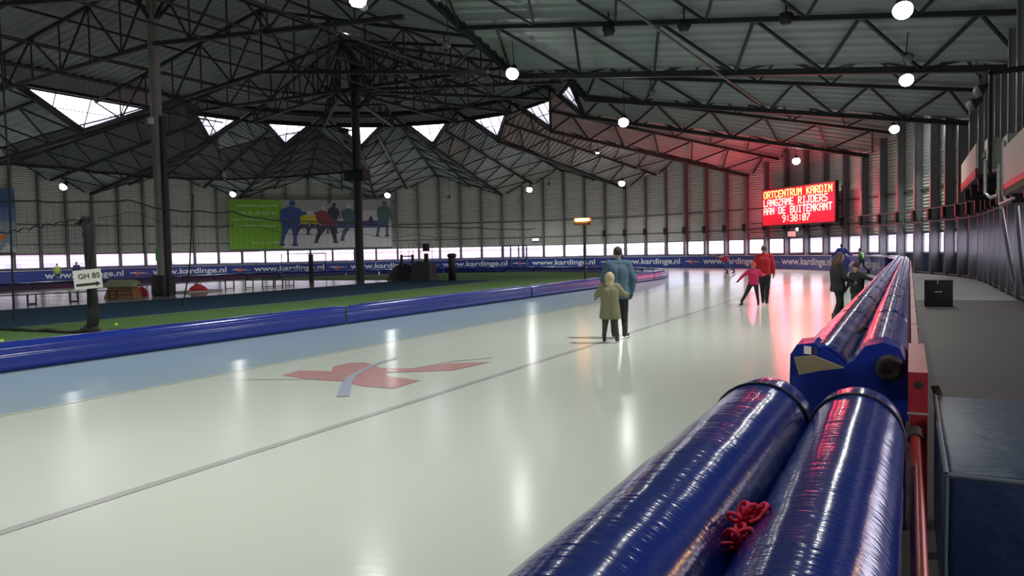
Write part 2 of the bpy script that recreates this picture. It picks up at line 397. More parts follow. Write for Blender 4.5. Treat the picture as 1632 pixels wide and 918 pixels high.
# girts and handrail pipes along the wall
for z, r_, rad, nm, lab in ((5.0, RW-.08, .05, 'wall_girt', 'thin horizontal girt across the wall sheets above the display text line'), (3.3, RW-.08, .04, 'wall_girt', 'lower thin horizontal girt just above the window band'),
                         (3.0, RW-.52, .04, 'wall_pipe', 'lower long pipe curving round the wall beside the gallery'), (3.75, RW-.52, .04, 'wall_pipe', 'upper long pipe curving round the wall beside the gallery')):
    a0 = 126; a1 = -100 if nm == 'wall_girt' else 35
    n = int((a0-a1)/3); o = MB().path([(*wallpt(a0-(a0-a1)*i/n, r_), z) for i in range(n+1)], rad, 5).build(nm, steel2); tag(o, lab, 'pipe' if 'pipe' in nm else 'girt')

# ---------------------------------------------------------------- outside
snow = mat('outside_ground', (.55, .5, .55), .9); bwall = mat('outside_building', (.72, .55, .60), .8); bwall2 = mat('outside_pale_building', (.62, .64, .72), .8); bwin = mat('outside_window', (.38, .40, .52), .4)
gr = MB(); N = 48; 
gr.add([(C.x+rr_*cos(2*pi*i/N), 15+rr_*sin(2*pi*i/N), -.3) for rr_ in (200,) for i in range(N)], [tuple(range(N))]); tag(gr.build('outside_ground', snow), kind='structure')
for i, (az_, dist, wd, ht, m_) in enumerate(((-70, 80, 60, 3.2, bwall), (-30, 90, 40, 2.6, bwall), (-6, 85, 16, 2.2, bwall2), (22, 80, 24, 3.0, bwall2), (48, 85, 22, 2.7, bwall2), (66, 80, 20, 3.4, bwall2))):
    d = V((sin(R(az_)), cos(R(az_)), 0)); t = V((d.y, -d.x, 0)); c_ = V((C.x, C.y, 0))+d*dist
    root = empty('distant_building', tuple(c_)); tag(root, 'low pale building outside, seen through the window band '+('at the far left', 'behind the banner', 'behind the blue gate', 'behind the blue-jacketed skater', 'below the red display', 'right of the red display')[i], 'building')
    MB().obox((0, 0, ht/2-.3), t*wd/2, d*4, V((0, 0, ht/2))).build('walls', m_, root)
    MB().obox((0, 0, ht-.2), t*(wd/2+.3), d*4.3, V((0, 0, .12))).build('roof', bwin, root)
    nw = int(wd/4)
    for k in range(nw): MB().obox(t*(-wd/2+(k+.5)*wd/nw)-d*4.02+V((0, 0, 1.1)), t*.9, d*.04, V((0, 0, .45))).build('window', bwin, root)

# ---------------------------------------------------------------- lamps
glow = mat('lamp_glass', (1, 1, 1), .4, emit=(1, 1, .97), es=55)
lampoff = mat('unlit_lamp_glass', (.17, .18, .18), .3)
def nearest_deck(x, y):                                # deck height above a point, for the hanging rods
    r = hypot(x-C.x, max(0, y-C.y)) if y > C.y else abs(x-C.x)
    a = math.degrees(atan2(x-C.x, y-C.y)) if y > C.y else (90+(C.y-y)/13.9*22.5)*(1 if x > C.x else -1)
    zw = decktop(a)
    k = (180-a)/11.25; i = int(k); f = k-i; zi = ST[i]['i'].z*(1-f)+ST[i+1]['i'].z*f
    t = min(1, max(0, (RW-r)/(RW-14.7)))
    return zw*(1-t)+zi*t
def floodlight(x, y, z, label, group, lit=True, aim=(0, 0, -1), power=LAMP_W, size=1.0, beam=None, spread=150):
    root = empty('floodlight', (x, y, z)); tag(root, label, 'lamp', group); a = V(aim).normalized()
    s = size
    MB().lathe((0, 0, 0), [(.02*s, -.42*s), (.13*s, -.40*s), (.15*s, -.18*s), (.24*s, -.05*s), (.30*s, .1*s), (.28*s, .1*s), (.2*s, -.02*s)], 18, ax=a).build('housing', blackm, root)
    MB().lathe((0, 0, 0), [(.275*s, .06*s), (.25*s, .2*s), (.17*s, .3*s), (0, .34*s)], 18, ax=a).build('lamp_glass', glow if lit else lampoff, root)
    top = nearest_deck(x, y)-z+.12; e = V((0, 0, max(.3, top)))
    MB().tube(-a*.4*s, e, .02, 5).build('hanging_rod', blackm, root)
    if lit:
        L = bpy.data.lights.new('floodlight_beam', 'AREA'); L.shape = 'DISK'; L.size = .5*s; L.energy = power; L.color = (.98, 1, .93); L.spread = R(spread); L.specular_factor = .25
        o = bpy.data.objects.new('floodlight_beam', L); COL.objects.link(o); o.parent = root
        o.location = a*.38*s+V((0, 0, -.1)); o.rotation_euler = V(beam or aim).to_track_quat('-Z', 'Y').to_euler()
G1, G2 = 'lit floodlights under the roof', 'unlit spare lamps under the roof'
down = (-.1, 0, -1)
for x, y, z, lab in ((-15.45, 30.96, 9.6, 'bright floodlight hanging near the middle, straight above the white ice'),
    (-13.97, 41.47, 8.8, 'bright floodlight above the blue-jacketed skater, second of the inner row'),
    (-.2, 25.83, 8.6, 'bright floodlight highest up the right row over the outer lane'), (-.14, 36.72, 8.6, 'bright floodlight second down the right row over the outer lane'),
    (-.82, 51.82, 8.6, 'bright floodlight third down the right row, level with the valley beam end'), (-7.33, 60.35, 8.0, 'small bright floodlight just above the red display'),
    (-23.04, 67.64, 7.8, 'bright floodlight low before the far wall, above the blue-jacketed skater'), (-32.52, 68.26, 7.8, 'bright floodlight low before the far wall, left of the orange heater'),
    (-45.09, 62.7, 7.6, 'bright floodlight at the top right corner of the skater banner'), (-54.39, 52.09, 7.6, 'large bright floodlight at the top left corner of the green banner'),
    (-58.11, 38.64, 7.6, 'bright floodlight left of the grey column before the far wall')):
    floodlight(x, y, z, lab, G1, aim=(.15, -.75, -.8), beam=(-.45, -.1, -1) if x > -3 else down, spread=135 if x > -3 else 150)
floodlight(-21.89, 58.47, 9.5, 'tiny lit lamp high between the red display and the middle', G1, power=60, size=.5)
for x, y in ((-1.5, 15), (-2.5, 4), (-15.3, 20), (-15.3, 9), (-15.3, -3), (-58, 26), (-58, 12), (-47, 14), (-30, 2)):  # assumed floodlights out of view, put in to light the ice
    floodlight(x, y, 8.8 if x > -10 or x < -50 else 9.8, 'assumed floodlight beyond the picture edge lighting the ice', 'assumed floodlights beyond the picture edge', aim=(-.55, .1, -1) if x > -3 else down, spread=120 if x > -3 else 150, power=LAMP_W*(.6 if x == -30 else 1))
for x, y, z, lab, aim in ((-.06, 31.16, 8.3, 'unlit bell lamp between the two top lamps of the right row', (.25, -.7, -.6)), (-16.31, 26.91, 10, 'unlit white-faced lamp at upper middle on the long beam', (.3, -1, -.5)),
    (-16.15, 21.41, 10, 'unlit white-faced lamp at the very top left of the middle', (.3, -1, -.5)), (-.3, 46.5, 8.6, 'unlit bell lamp just above the third lamp of the right row', (.2, -.6, -.7)),
    (-11.5, 38.5, 9.6, 'unlit lamp between the two inner row floodlights', (.5, -1, -.3)), (-19, 60, 8.2, 'unlit small lamp under the roof left of the red display', (.1, -1, -.7)),
    (-50.5, 60.5, 7.0, 'unlit black lamp above the skater banner', (0, -1, -.7)), (-40.5, 66.5, 7.3, 'unlit black lamp between skater banner and far column', (.1, -1, -.7)), (-29.5, 66, 7.9, 'unlit lamp beside the heater lamp column on the far wall', (.1, -1, -.7))):
    floodlight(x, y, z, lab, G2, lit=False, aim=aim, size=.62)
for x, y, z, lab in ((2.5, 36.2, 7.75, 'upper unlit spotlight on the right wall, tilted at the ice'), (2.3, 37.0, 7.35, 'lower unlit spotlight on the right wall with pinkish rim')):
    floodlight(x, y, z, lab, 'tilted spotlights on the right wall', lit=False, aim=(-.85, -.1, -.5), size=.85)

for (x, y, z), t_ in zip([(-10.43, 29.3, 10.24), (-7.48, 29.3, 10.0), (-3.87, 29.3, 9.72)], ('leftmost', 'middle', 'rightmost')):
    root = empty('roof_loudspeaker', (x, y, z)); tag(root, 'small black loudspeaker on the upper roof chord, %s of the three' % t_, 'loudspeaker', 'three loudspeakers on the roof chord')
    MB().lathe((0, 0, 0), [(0, -.2), (.16, -.18), (.26, 0), (.22, .2), (0, .24)], 12).build('cabinet', black, root); MB().tube((0, 0, .2), (0, 0, .75), .03, 5).build('hanger', blackm, root); MB().lathe((0, 0, -.19), [(.12, 0), (0, -.01)], 12).build('grille', steel2, root)
o = MB().tube((0, 0, 0), V((-6.29, 38.75, 8.5))-V((-7.14, 20.86, 8.6)), .05, 5).build('bracing_rod', steel2, loc=(-7.14, 20.86, 8.6)); tag(o, 'thin grey diagonal bracing rod crossing the near roof trusses', 'rod')

# ---------------------------------------------------------------- red text display
FONT = dict(O='01110 10001 10001 10001 10001 10001 01110', R='11110 10001 10001 11110 10100 10010 10001', T='11111 00100 00100 00100 00100 00100 00100',
 C='01110 10001 10000 10000 10000 10001 01110', E='11111 10000 10000 11110 10000 10000 11111', N='10001 11001 10101 10101 10011 10001 10001', U='10001 10001 10001 10001 10001 10001 01110',
 M='10001 11011 10101 10101 10001 10001 10001', K='10001 10010 10100 11000 10100 10010 10001', A='01110 10001 10001 11111 10001 10001 10001', D='11110 10001 10001 10001 10001 10001 11110',
 I='01110 00100 00100 00100 00100 00100 01110', L='10000 10000 10000 10000 10000 10000 11111', G='01110 10001 10000 10111 10001 10001 01110', Z='11111 00001 00010 00100 01000 10000 11111',
 J='00111 00010 00010 00010 00010 10010 01100', S='01111 10000 10000 01110 00001 00001 11110', B='11110 10001 10001 11110 10001 10001 11110')
FONT.update({'9': '01110 10001 10001 01111 00001 00010 01100', '3': '11110 00001 00001 01110 00001 00001 11110', '8': '01110 10001 10001 01110 10001 10001 01110',
 '0': '01110 10001 10011 10101 11001 10001 01110', '7': '11111 00001 00010 00100 01000 01000 01000', ':': '00000 00100 00100 00000 00100 00100 00000'})
Pm = V((*pth(46.0, 33.75), 0)); rd = -pdir(46.0); tx = V((-rd.y, rd.x, 0)); tx = tx if tx.x > 0 else -tx
disp = empty('text_display', (Pm.x, Pm.y, 4.9)); tag(disp, 'large glowing red dot-matrix text display high on the curved wall', 'display')
facebloom = mat('display_face_bloom', (.30, .01, .02), .35, emit=(1, .012, .06), es=.3)  # lens bloom between the letters, put into the face as red colour and glow
MB().obox(-rd*.16, tx*4.35, rd*.14, V((0, 0, 1.5))).build('case', blackm, disp)
MB().obox(rd*-.012, tx*4.25, rd*.008, V((0, 0, 1.42))).build('face', facebloom, disp)
led_r = mat('led_red', (1, .3, .1), .5, emit=(1, .14, .11), es=10); led_y = mat('led_yellow', (1, .6, .1), .5, emit=(1, .15, .045), es=10)
pitch = 8.2/102
for li, (txt, cc) in enumerate((('ORTCENTRUM KARDIN', led_y), ('LANGZAME RIJDERS', led_r), ('AAN DE BUITENKANT', led_r), ('     9:38:07', led_r))):
    b = MB()
    for ci, ch in enumerate(txt):
        if ch == ' ': continue
        for ry, row in enumerate(FONT[ch].split()):
            for rx, q in enumerate(row):
                if q == '1': b.obox(tx*((ci*6+rx+.5)*pitch-4.1)+rd*.005+V((0, 0, 1.3-(li*8.1+ry+.5)*pitch)), tx*pitch*.5, rd*.006, V((0, 0, pitch*.5)))
    b.build('lettering', cc, disp)
for sx in (-2.6, 0, 2.6):
    L = bpy.data.lights.new('red_spill_light', 'POINT'); L.energy = SPILL_W; L.color = (1, .03, .10); L.shadow_soft_size = .35; L.specular_factor = .03  # added red lamps floating before the board, to redden wall, roof and ice
    o = bpy.data.objects.new('red_spill_light', L); COL.objects.link(o); o.parent = disp; o.location = rd*1.1+tx*sx*1.5+V((0, 0, 0))
# small things under the display
o = MB().obox((0, 0, 0), tx*.45, rd*.03, V((0, 0, .2))).build('notice', whitep, loc=tuple(Pm-tx*.55+V((0, 0, 2.72)))); tag(o, 'small white notice on the wall below the red display', 'sign')
t = empty('exit_lamp', tuple(Pm+tx*.25+V((0, 0, 3.05)))); tag(t, 'tiny green-white glowing lamp under the red display', 'lamp')
MB().obox((0, 0, 0), tx*.16, rd*.1, V((0, 0, .12))).build('housing', blackm, t); MB().lathe(rd*.1, [(.13, 0), (.1, .07), (0, .1)], 10, ax=rd).build('lens', mat('green_lens', (.3, 1, .6), .3, emit=(.5, 1, .75), es=6), t)

# ---------------------------------------------------------------- advertising boards round the outside of the ice
boardm = mat('board_blue', (.012, .035, .21), .35, 0, .5); boardw = mat('board_white', (.62, .66, .72), .5); boardr = mat('board_red', (.6, .10, .06), .5); boardt = mat('board_top', (.45, .45, .55), .4)
def arcbox(a0, a1, r0, r1, z0, z1, c=C2, step=2.25, b=None, mi=0):
    b = b or MB(); n = max(1, round(abs(a0-a1)/step)); vs = []
    for i in range(n+1):
        a = a0+(a1-a0)*i/n
        for r in (r0, r1):
            x, y = pth(a, r, c)
            vs += [(x, y, z0), (x, y, z1)]
    fs = []
    for i in range(n):
        k = 4*i; fs += [(k, k+4, k+5, k+1), (k+2, k+3, k+7, k+6), (k+1, k+5, k+7, k+3), (k, k+2, k+6, k+4)]
    fs += [(0, 1, 3, 2), (4*n, 4*n+2, 4*n+3, 4*n+1)]
    return b.add(vs, fs, mi)
fc = bpy.data.curves.new('lettering_source', 'FONT'); fc.body = 'www.kardinge.nl'; fc.size = 1; fc.offset = .018
fo = bpy.data.objects.new('lettering_source', fc); COL.objects.link(fo)
bpy.context.view_layer.update(); tm = fo.evaluated_get(bpy.context.evaluated_depsgraph_get()).to_mesh()
TV = [tuple(v.co) for v in tm.vertices]; TF = [tuple(p.vertices) for p in tm.polygons]
tx0, tx1 = min(v[0] for v in TV), max(v[0] for v in TV); ty0, ty1 = min(v[1] for v in TV), max(v[1] for v in TV)
bpy.data.objects.remove(fo)
wherea = ['at the far left behind the net', 'behind the grey column', 'below the green part of the skater banner', 'behind the black column', 'behind the round-topped pillar', 'left of the blue-jacketed skater',
          'behind the blue-jacketed skater', 'behind the bent-over far skater', 'below the red display', 'behind the far hi-vis skater']
for k in range(10):
    a0 = -95.8+18*k
    root = empty('advertising_board', (*pth(a0+4, RO+.15, C2), 0)); off = -V(root.location)
    tag(root, 'blue rink board with white web address lettering '+wherea[k], 'advertising board', 'blue rink boards with white lettering')
    def B(b, nm, m_): 
        b.v = [tuple(V(p)+off) for p in b.v]; return b.build(nm, m_, root)
    lo, hi = (a0-4.75, a0+13.2) if k else (-118, a0+13.2)
    if k == 9: hi = 83
    B(arcbox(lo+.06, hi, RO+.05, RO+.2, 0, 1.05), 'panel', boardm)
    B(arcbox(lo+.06, hi, RO+.02, RO+.24, 1.05, 1.1), 'cap_rail', boardt)
    if k == 9: a0 -= .0
    b = MB(); f = 13.0/(tx1-tx0)
    vs = []
    for x, y, z in TV:
        a = a0+.1+(x-tx0)*f; px, py = pth(a, RO+.035, C2); vs.append((px, py, .22+(y-ty0)/(ty1-ty0)*.68))
    b.add(vs, TF); B(b, 'lettering', boardw)
    am = a0-2.5                                       # star-like red logo with thin white wings
    if k:
        c_ = V((*pth(am, RO+.035, C2), .55)); t = V((*pth(am+.5, RO+.035, C2), .55))-c_; t.normalize(); o_ = -pdir(am)*.004; vs = []
        for i in range(12):
            rr_ = .30 if i % 2 == 0 else .12; an = pi*i/6+.2; vs.append(c_+t*rr_*cos(an)*1.1+V((0, 0, rr_*sin(an)))+o_)
        B(MB().add(vs, [tuple(range(12))]), 'star_emblem', boardr)
        wv = [c_+t*-1.3+V((0, 0, .05)), c_+t*-.2+V((0, 0, .12)), c_+t*1.3+V((0, 0, -.02)), c_+t*.2+V((0, 0, 0))]
        B(MB().add([p+o_*.5 for p in wv], [(0, 1, 2, 3)]), 'emblem_wing', boardw)

# ---------------------------------------------------------------- low blue cushions round the inside of the ice
padp = [(.0, .0), (.06, .02), (.1, .1), (.05, .145), (.11, .2), (.11, .26), (.05, .295), (.09, .35), (.04, .42), (-.08, .46), (-.3, .46), (-.42, .42), (-.46, .3), (-.46, 0)]
def sweep(prof, a0, a1, r, c=C2, step=1.5, sag=0):
    b = MB(); n = max(2, round(abs(a0-a1)/step)); K = len(prof); vs = []
    for i in range(n+1):
        a = a0+(a1-a0)*i/n; e = min(i, n-i); s = 1 if e else .93
        for o_, z in prof:
            x, y = pth(a, r+o_*s, c); vs.append((x, y, z*s))
    fs = [(i*K+k, i*K+k+1, (i+1)*K+k+1, (i+1)*K+k) for i in range(n) for k in range(K-1)]
    b.add(vs, fs, 0, True); b.add(vs[:K], [tuple(range(K))]); b.add(vs[-K:], [tuple(range(K))[::-1]]); return b
deg = lambda m_, r: m_/(pi/180*r)
edges = [90+deg(43-y, RI) for y in (-10, 3, 16, 27, 37)] + [90-9*i for i in range(0, 21)] + [-90-deg(d, RI) for d in (12, 26, 42)]
for i, (a0, a1) in enumerate(zip(edges, edges[1:])):
    lab = 'low blue vinyl cushion bordering the inner edge of the ice on the near straight' if a0 > 90 else ('low blue vinyl cushion around the inner bend of the track' if a0 > -90 else 'low dark cushion along the opposite straight')
    x, y = pth(a0, RI, C2); b = sweep(padp, a0-.12, a1+.12, RI); b.v = [(p[0]-x, p[1]-y, p[2]+.004) for p in b.v]
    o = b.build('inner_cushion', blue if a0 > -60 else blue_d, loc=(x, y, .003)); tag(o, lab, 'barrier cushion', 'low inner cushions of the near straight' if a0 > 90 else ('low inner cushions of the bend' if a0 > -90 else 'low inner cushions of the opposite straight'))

# ---------------------------------------------------------------- big blue tubes on the outer barrier beside the camera
def tube_mesh(pathf, r, length, wr, seed, rib=.0):
    rnd = random.Random(seed); n = max(6, int(length/.05)); b = MB(); vs = []; K = 28
    ph = [rnd.uniform(0, 6) for _ in range(4)]
    for i in range(n+1):
        t = i/n; s = t*length; c_, d = pathf(t); x = V((d.y, -d.x, 0)); e = min(s, length-s)
        rr_ = r*(1-.10*math.exp(-e/.035)) - .012*math.exp(-((e-.22)/.015)**2)
        for k in range(K):
            a = 2*pi*k/K; w_ = wr*(sin(s*9+ph[0]+2*cos(a+ph[1]))*.5+sin(s*23+3*sin(2*a+ph[2]))*.35)
            flat = 1-.05*max(0, sin(a))
            q = rr_*flat+w_
            vs.append(c_+x*cos(a)*q+V((0, 0, sin(a)*q)))
    fs = [(i*K+k, i*K+(k+1) % K, (i+1)*K+(k+1) % K, (i+1)*K+k) for i in range(n) for k in range(K)]
    b.add(vs, fs, 0, True)
    for i in (0, n):
        c_ = sum((V(p) for p in vs[i*K:(i+1)*K]), V())/K; b.add([*vs[i*K:(i+1)*K], c_], [(k, (k+1) % K, K) for k in range(K)], 0, True)
    return b
tubev = mat('glossy_blue_tube', (.005, .022, .19), .15, 0, .5, coat=.2)
nt = tubev.node_tree; pb = nt.nodes['Principled BSDF']; tc = nt.nodes.new('ShaderNodeTexCoord')
mp = nt.nodes.new('ShaderNodeMapping'); mp.inputs['Scale'].default_value = (2.5, 26, 2.5)
nz = nt.nodes.new('ShaderNodeTexNoise'); nz.inputs['Scale'].default_value = 1.6; nz.inputs['Detail'].default_value = 3
bn = nt.nodes.new('ShaderNodeBump'); bn.inputs['Strength'].default_value = .35; bn.inputs['Distance'].default_value = .007
nt.links.new(tc.outputs['Object'], mp.inputs[0]); nt.links.new(mp.outputs[0], nz.inputs['Vector']); nt.links.new(nz.outputs['Fac'], bn.inputs['Height']); nt.links.new(bn.outputs['Normal'], pb.inputs['Normal'])
nt.links.new(bn.outputs['Normal'], pb.inputs['Coat Normal'])
TR, TZ = .2, .935
def straight(x, y0, y1): return lambda t: (V((x, y0+(y1-y0)*t, TZ)), V((0, 1, 0)))
for x, TR, lab in ((-.600, .212, 'nearest big glossy blue tube cushion on the ice side, running out of the picture bottom'), (-.205, .188, 'nearest big glossy blue tube cushion beside the red railing, running out of the picture bottom')):
    o = tube_mesh(straight(x, -1.2, 3.9), TR, 5.1, .0022, x*10).build('tube_cushion', tubev); tag(o, lab, 'barrier cushion')
    e = MB()
    for yy in (3.62,): e.path([(x+(TR+.001)*cos(a), yy, TZ+(TR-.006)*sin(a)) for a in [2*pi*i/28 for i in range(29)]], .006, 5)
    e.build('end_seam', black, o)
# barrier carrying the tubes
fence = empty('barrier_base', (-.4, 2, 0)); tag(fence, 'dark blue padded barrier base under the nearest tubes with black mat edge', 'barrier')
bevel(MB().box(-.40, .36, -3.2, 1.85, 0, .735).build('padding', blue_d, fence), .03)
pts_ = [(-.46+.012*sin(i*1.3), -3.2+.3*i, .80+.01*cos(i*2.1)) for i in range(18)]
bm_ = MB().path(pts_, .045, 6); bm_.path([(-.455, -3.2+.3*i, .45) for i in range(18)], .04, 6)
bm_.box(-.475, -.405, -3.2, 1.9, .1, .83); bm_.build('mat_edge', black, fence)
MB().lathe((-.5, 1.5, .78), [(.0, -.05), (.06, -.05), (.06, .1), (.045, .11), (0, .11)], 8, ax=(-.4, .2, .6)).build('edge_block', black, fence)
# far part: pairs of tubes on a long base
def barpath(s):                                        # s metres beyond Y=5.3 ; returns centre line x,y and direction
    L0 = 43-5.3; r = 31.66
    if s < L0: return V((-.34, 5.3+s, 0)), V((0, 1, 0))
    a = (s-L0)/r; return V((C2.x+r*cos(a), C2.y+r*sin(a), 0)), V((-sin(a), cos(a), 0))
segs = []; s = 0
while s < 37.6+14: segs.append((s, s+(2.9 if s < 1 else 2.36))); s = segs[-1][1]+.03
for i, (sa, sb) in enumerate(segs):
    root = empty('tube_cushion_pair', tuple(barpath(sa)[0])); off = -V(root.location); near = i == 0
    tag(root, 'pair of big blue tube cushions starting beyond the gap, with exposed foam' if near else 'pair of blue tube cushions in the long row on the outer barrier beyond the gap', 'barrier cushion', None if near else 'paired tube cushions along the outer barrier')
    for sg in (-1, 1):
        def pf(t, sg=sg):
            c_, d = barpath(sa+(sb-sa)*t); x = V((d.y, -d.x, 0)); return c_+x*.166*sg+V((0, 0, .972))+off, d
        tube_mesh(pf, .168, sb-sa, .003, i*2+sg).build('tube', tubev, root)
    c0, d = barpath((sa+sb)/2); x = V((d.y, -d.x, 0)); h = (sb-sa)/2
    MB().obox(c0+off+V((0, 0, .4)), x*.32, d*h, V((0, 0, .4))).build('padding', blue_d, root)
    if near:
        y0 = -.16
        # sloping end cover over the front of the pair, with a foam wedge showing on its ice side
        fp = [(-.345, .68), (-.345, .90), (-.34, 1.06), (-.30, 1.125), (-.20, 1.14), (-.08, 1.06), (-.02, 1.0), (.035, 1.04), (.10, 1.13), (.20, 1.155), (.29, 1.12), (.335, 1.0), (.335, .68)]
        K = len(fp); MB().add([(x_, -.04, z_) for x_, z_ in fp]+[(x_, .25, z_+.008) for x_, z_ in fp], [tuple(range(K))]+[(k, (k+1) % K, K+(k+1) % K, K+k) for k in range(K)], 0).build('end_cover', blue, root)
        fo_ = [(-.315, 1.045), (-.20, 1.062), (-.02, .992), (-.16, .968), (-.285, .935)]; K = len(fo_)
        MB().add([(x_, -.075, z_) for x_, z_ in fo_]+[(x_, -.02, z_) for x_, z_ in fo_], [tuple(range(K)), tuple(range(K, 2*K))[::-1]]+[(k, (k+1) % K, K+(k+1) % K, K+k) for k in range(K)]).build('foam', mat('raw_foam', (.22, .20, .12), .9, noise=(9, .15)), root)
        MB().obox((-.235, -.043, 1.092), (.022, 0, -.002), (0, .004, .0), (0, .002, .024)).build('label', whitep, root); MB().obox((-.19, -.043, 1.088), (.012, 0, -.002), (0, .004, .0), (0, .002, .024)).build('label', mat('label_dark', (.04, .03, .05), .5), root)
        MB().lathe((.235, -.03, 1.0), [(.085, 0), (.08, .03), (.055, .045), (.04, .03), (0, .035)], 18, ax=(0, -1, 0)).build('rolled_end', black, root)
        MB().path([(-.03, 1.55, 1.04), (.0, 1.7, 1.075), (.03, 1.85, 1.05)], .018, 6).build('strap', black, root)
hb = empty('pink_hair_band', (-.375, 2.0, 1.0)); tag(hb, 'crumpled pink elastic band lying between the two nearest blue tubes', 'band')
pk = mat('pink_elastic', (.72, .01, .07), .6); b = MB(); rn = random.Random(4)
for i in range(22):
    c_ = V((rn.uniform(-.03, .035), rn.uniform(-.07, .11), rn.uniform(.0, .07))); ax = V((rn.uniform(-1, 1), rn.uniform(-1, 1), rn.uniform(-1, 1))).normalized(); u = ax.orthogonal().normalized(); w_ = ax.cross(u)
    q = rn.uniform(.018, .032); b.path([c_+u*cos(t_)*q+w_*sin(t_)*q*.8 for t_ in [2*pi*k/12 for k in range(13)]], .0055, 5)
b.build('loops', pk, hb)

# red railing along the walkway side
def rail_seg(y0, y1, lab, grp):
    root = empty('red_railing', (.045, y0, 0)); tag(root, lab, 'railing', grp); L = y1-y0
    MB().box(-.03, .02, 0, L, .93, .97).build('top_rail', redp, root)
    MB().box(-.02, .02, 0, L, .5, .54).build('lower_rail', redp, root); MB().box(-.02, .02, 0, L, .12, .16).build('lower_rail', redp, root)
    for yy in (0.02, L/2): MB().box(-.035, .035, yy, yy+.06, 0, .93).build('railing_post', redp, root)
    n = 6
    for k in range(n):
        MB().tube((.0, (k+.5)*L/n, .14), (.0, (k+.5)*L/n, .96), .009, 6).build('baluster', redp, root)
y = 6.2
while y < 42: rail_seg(y, y+2.36, 'red steel railing panel in the long row behind the blue tubes', 'red railing panels along the walkway'); y += 2.4
root = empty('red_end_post', (.045, 4.75, 0)); tag(root, 'wide red steel end post with a dark round hole by the gap', 'post')
MB().box(-.05, .045, 0, 1.4, .83, 1.055).build('box_section', redp, root); MB().box(-.04, .045, .1, .2, 0, .83).build('leg', redp, root)
MB().lathe((.0, -.004, .985), [(.021, 0.001), (.0, .001)], 14, ax=(0, -1, 0)).build('hole', black, root)
MB().box(-.055, .05, -.012, 0, .826, .836).build('bottom_lip', chrome, root)
root = empty('red_pipe_rail', (.03, -1.5, 0)); tag(root, 'dark red round pipe rail beside the nearest blue tubes', 'railing')
MB().tube((0, 0, .74), (0, 6.15, .74), .026, 12).build('pipe', mat('worn_red_pipe', (.28, .02, .012), .3, .3, noise=(4, .3)), root)
for yy in (.5, 3.3, 6.0): MB().tube((0, yy, 0), (0, yy, .74), .02, 10).build('railing_post', blackm, root)
MB().tube((0, 6.0, .74), (0, 6.2, .74), .036, 12).build('collar', black, root)

# ---------------------------------------------------------------- walkway objects
vin = mat('mat_blue_vinyl', (.008, .03, .075), .38, 0, .5, bump=('noise', 7, .5, .02))
root = empty('crash_mat', (.86, 4.65, 0)); tag(root, 'thick dark blue vinyl crash mat block on the walkway beside the railing', 'mat')
o = MB().box(-.72, .9, -.95, .95, 0, .79).build('block', vin, root); bevel(o, .03, 4)
b = MB(); b.path([(-.715, -.94, .78), (-.3, -.945, .775), (.2, -.94, .785), (.9, -.945, .78)], .012, 6); b.path([(-.72, -.93, .78), (-.72, .0, .785), (-.715, .94, .79)], .012, 6); b.path([(-.72, -.94, .78), (-.725, -.945, .4), (-.715, -.94, .05)], .012, 6)
b.build('piping', mat('mat_piping', (.07, .10, .12), .6), root)
MB().add([(-.72, .94, .79), (-.74, 1.0, .84), (-.69, .98, .85), (-.67, .94, .79)], [(0, 1, 2, 3)]).build('corner_tab', black, root)
root = empty('black_case', (.71, 24.9, 0)); tag(root, 'black box case with white marks standing on the walkway', 'case')
bevel(MB().box(-.33, .36, -.2, .3, 0, .74).build('box', black, root), .01)
MB().box(-.02, .0, -.206, -.2, .62, .73).build('white_mark', whitep, root); MB().box(-.08, .1, -.206, -.2, .4, .425).build('white_mark', whitep, root)
b = MB().path([(*wallpt(129-3*i, RW-.35), .05) for i in range(24)], .06, 6); o = b.build('floor_kerb', mat('kerb', (.09, .085, .08), .8)); tag(o, 'low dark kerb along the foot of the right wall', 'kerb')

# gallery on the right wall
gw = mat('gallery_white', (.50, .50, .45), .5); root = empty('gallery', (1.9, 9, 0)); tag(root, 'white-fronted gallery with a red lower edge projecting from the right wall', 'gallery')
MB().box(0, .06, 0, 12.1, 3.05, 3.88).build('fascia', gw, root); MB().box(-.01, .07, 0, 12.1, 2.93, 3.05).build('red_edge', redp, root)
MB().box(.0, .95, 0, 12.1, 2.8, 2.93).build('deck', mat('gallery_deck', (.11, .085, .06), .7), root)
for k in range(6): MB().box(.08, .95, .3+2.2*k, .42+2.2*k, 2.6, 2.8).build('joist', blackm, root)
MB().path([(-.06, 12.2, 3.55), (-.06, 12.2, 2.72), (-.06, 12.1, 2.62), (-.06, 9.5, 2.62)], .035, 8).build('white_pipe', chrome, root)
for k in range(4): MB().box(.9, 1.47, 1.0+3*k, 1.06+3*k, 2.84, 2.9).build('wall_arm', blackm, root)
root = empty('balcony', (1.9, 29.5, 0)); tag(root, 'smaller higher balcony with white front and red edge, farther along the right wall', 'gallery')
MB().box(0, .06, 0, 8, 4.15, 4.95).build('fascia', gw, root); MB().box(-.01, .07, 0, 8, 3.95, 4.15).build('red_edge', redp, root); MB().box(0, .85, 0, 8, 3.85, 3.95).build('deck', blackm, root)
for k in range(3): MB().box(.1, .8, .4+3.4*k, .55+3.4*k, 3.45, 3.85).build('bracket', blackm, root)
for k in range(3): MB().box(.7, 1.47, 1.25+2.4*k, 1.31+2.4*k, 3.88, 3.94).build('wall_arm', blackm, root)
root = empty('equipment_cabinet', (1.9, 25.2, 0)); tag(root, 'pale cabinet with a black bell outline and bent white pipes, between gallery and balcony', 'cabinet')
MB().box(.0, .9, 0, .9, 3.75, 4.6).build('cabinet_body', mat('cabinet_grey', (.33, .35, .30), .5), root)
MB().box(.35, .9, -1.2, 0, 3.55, 4.55).build('cabinet_side', mat('cabinet_grey', (.33, .35, .30), .5), root)
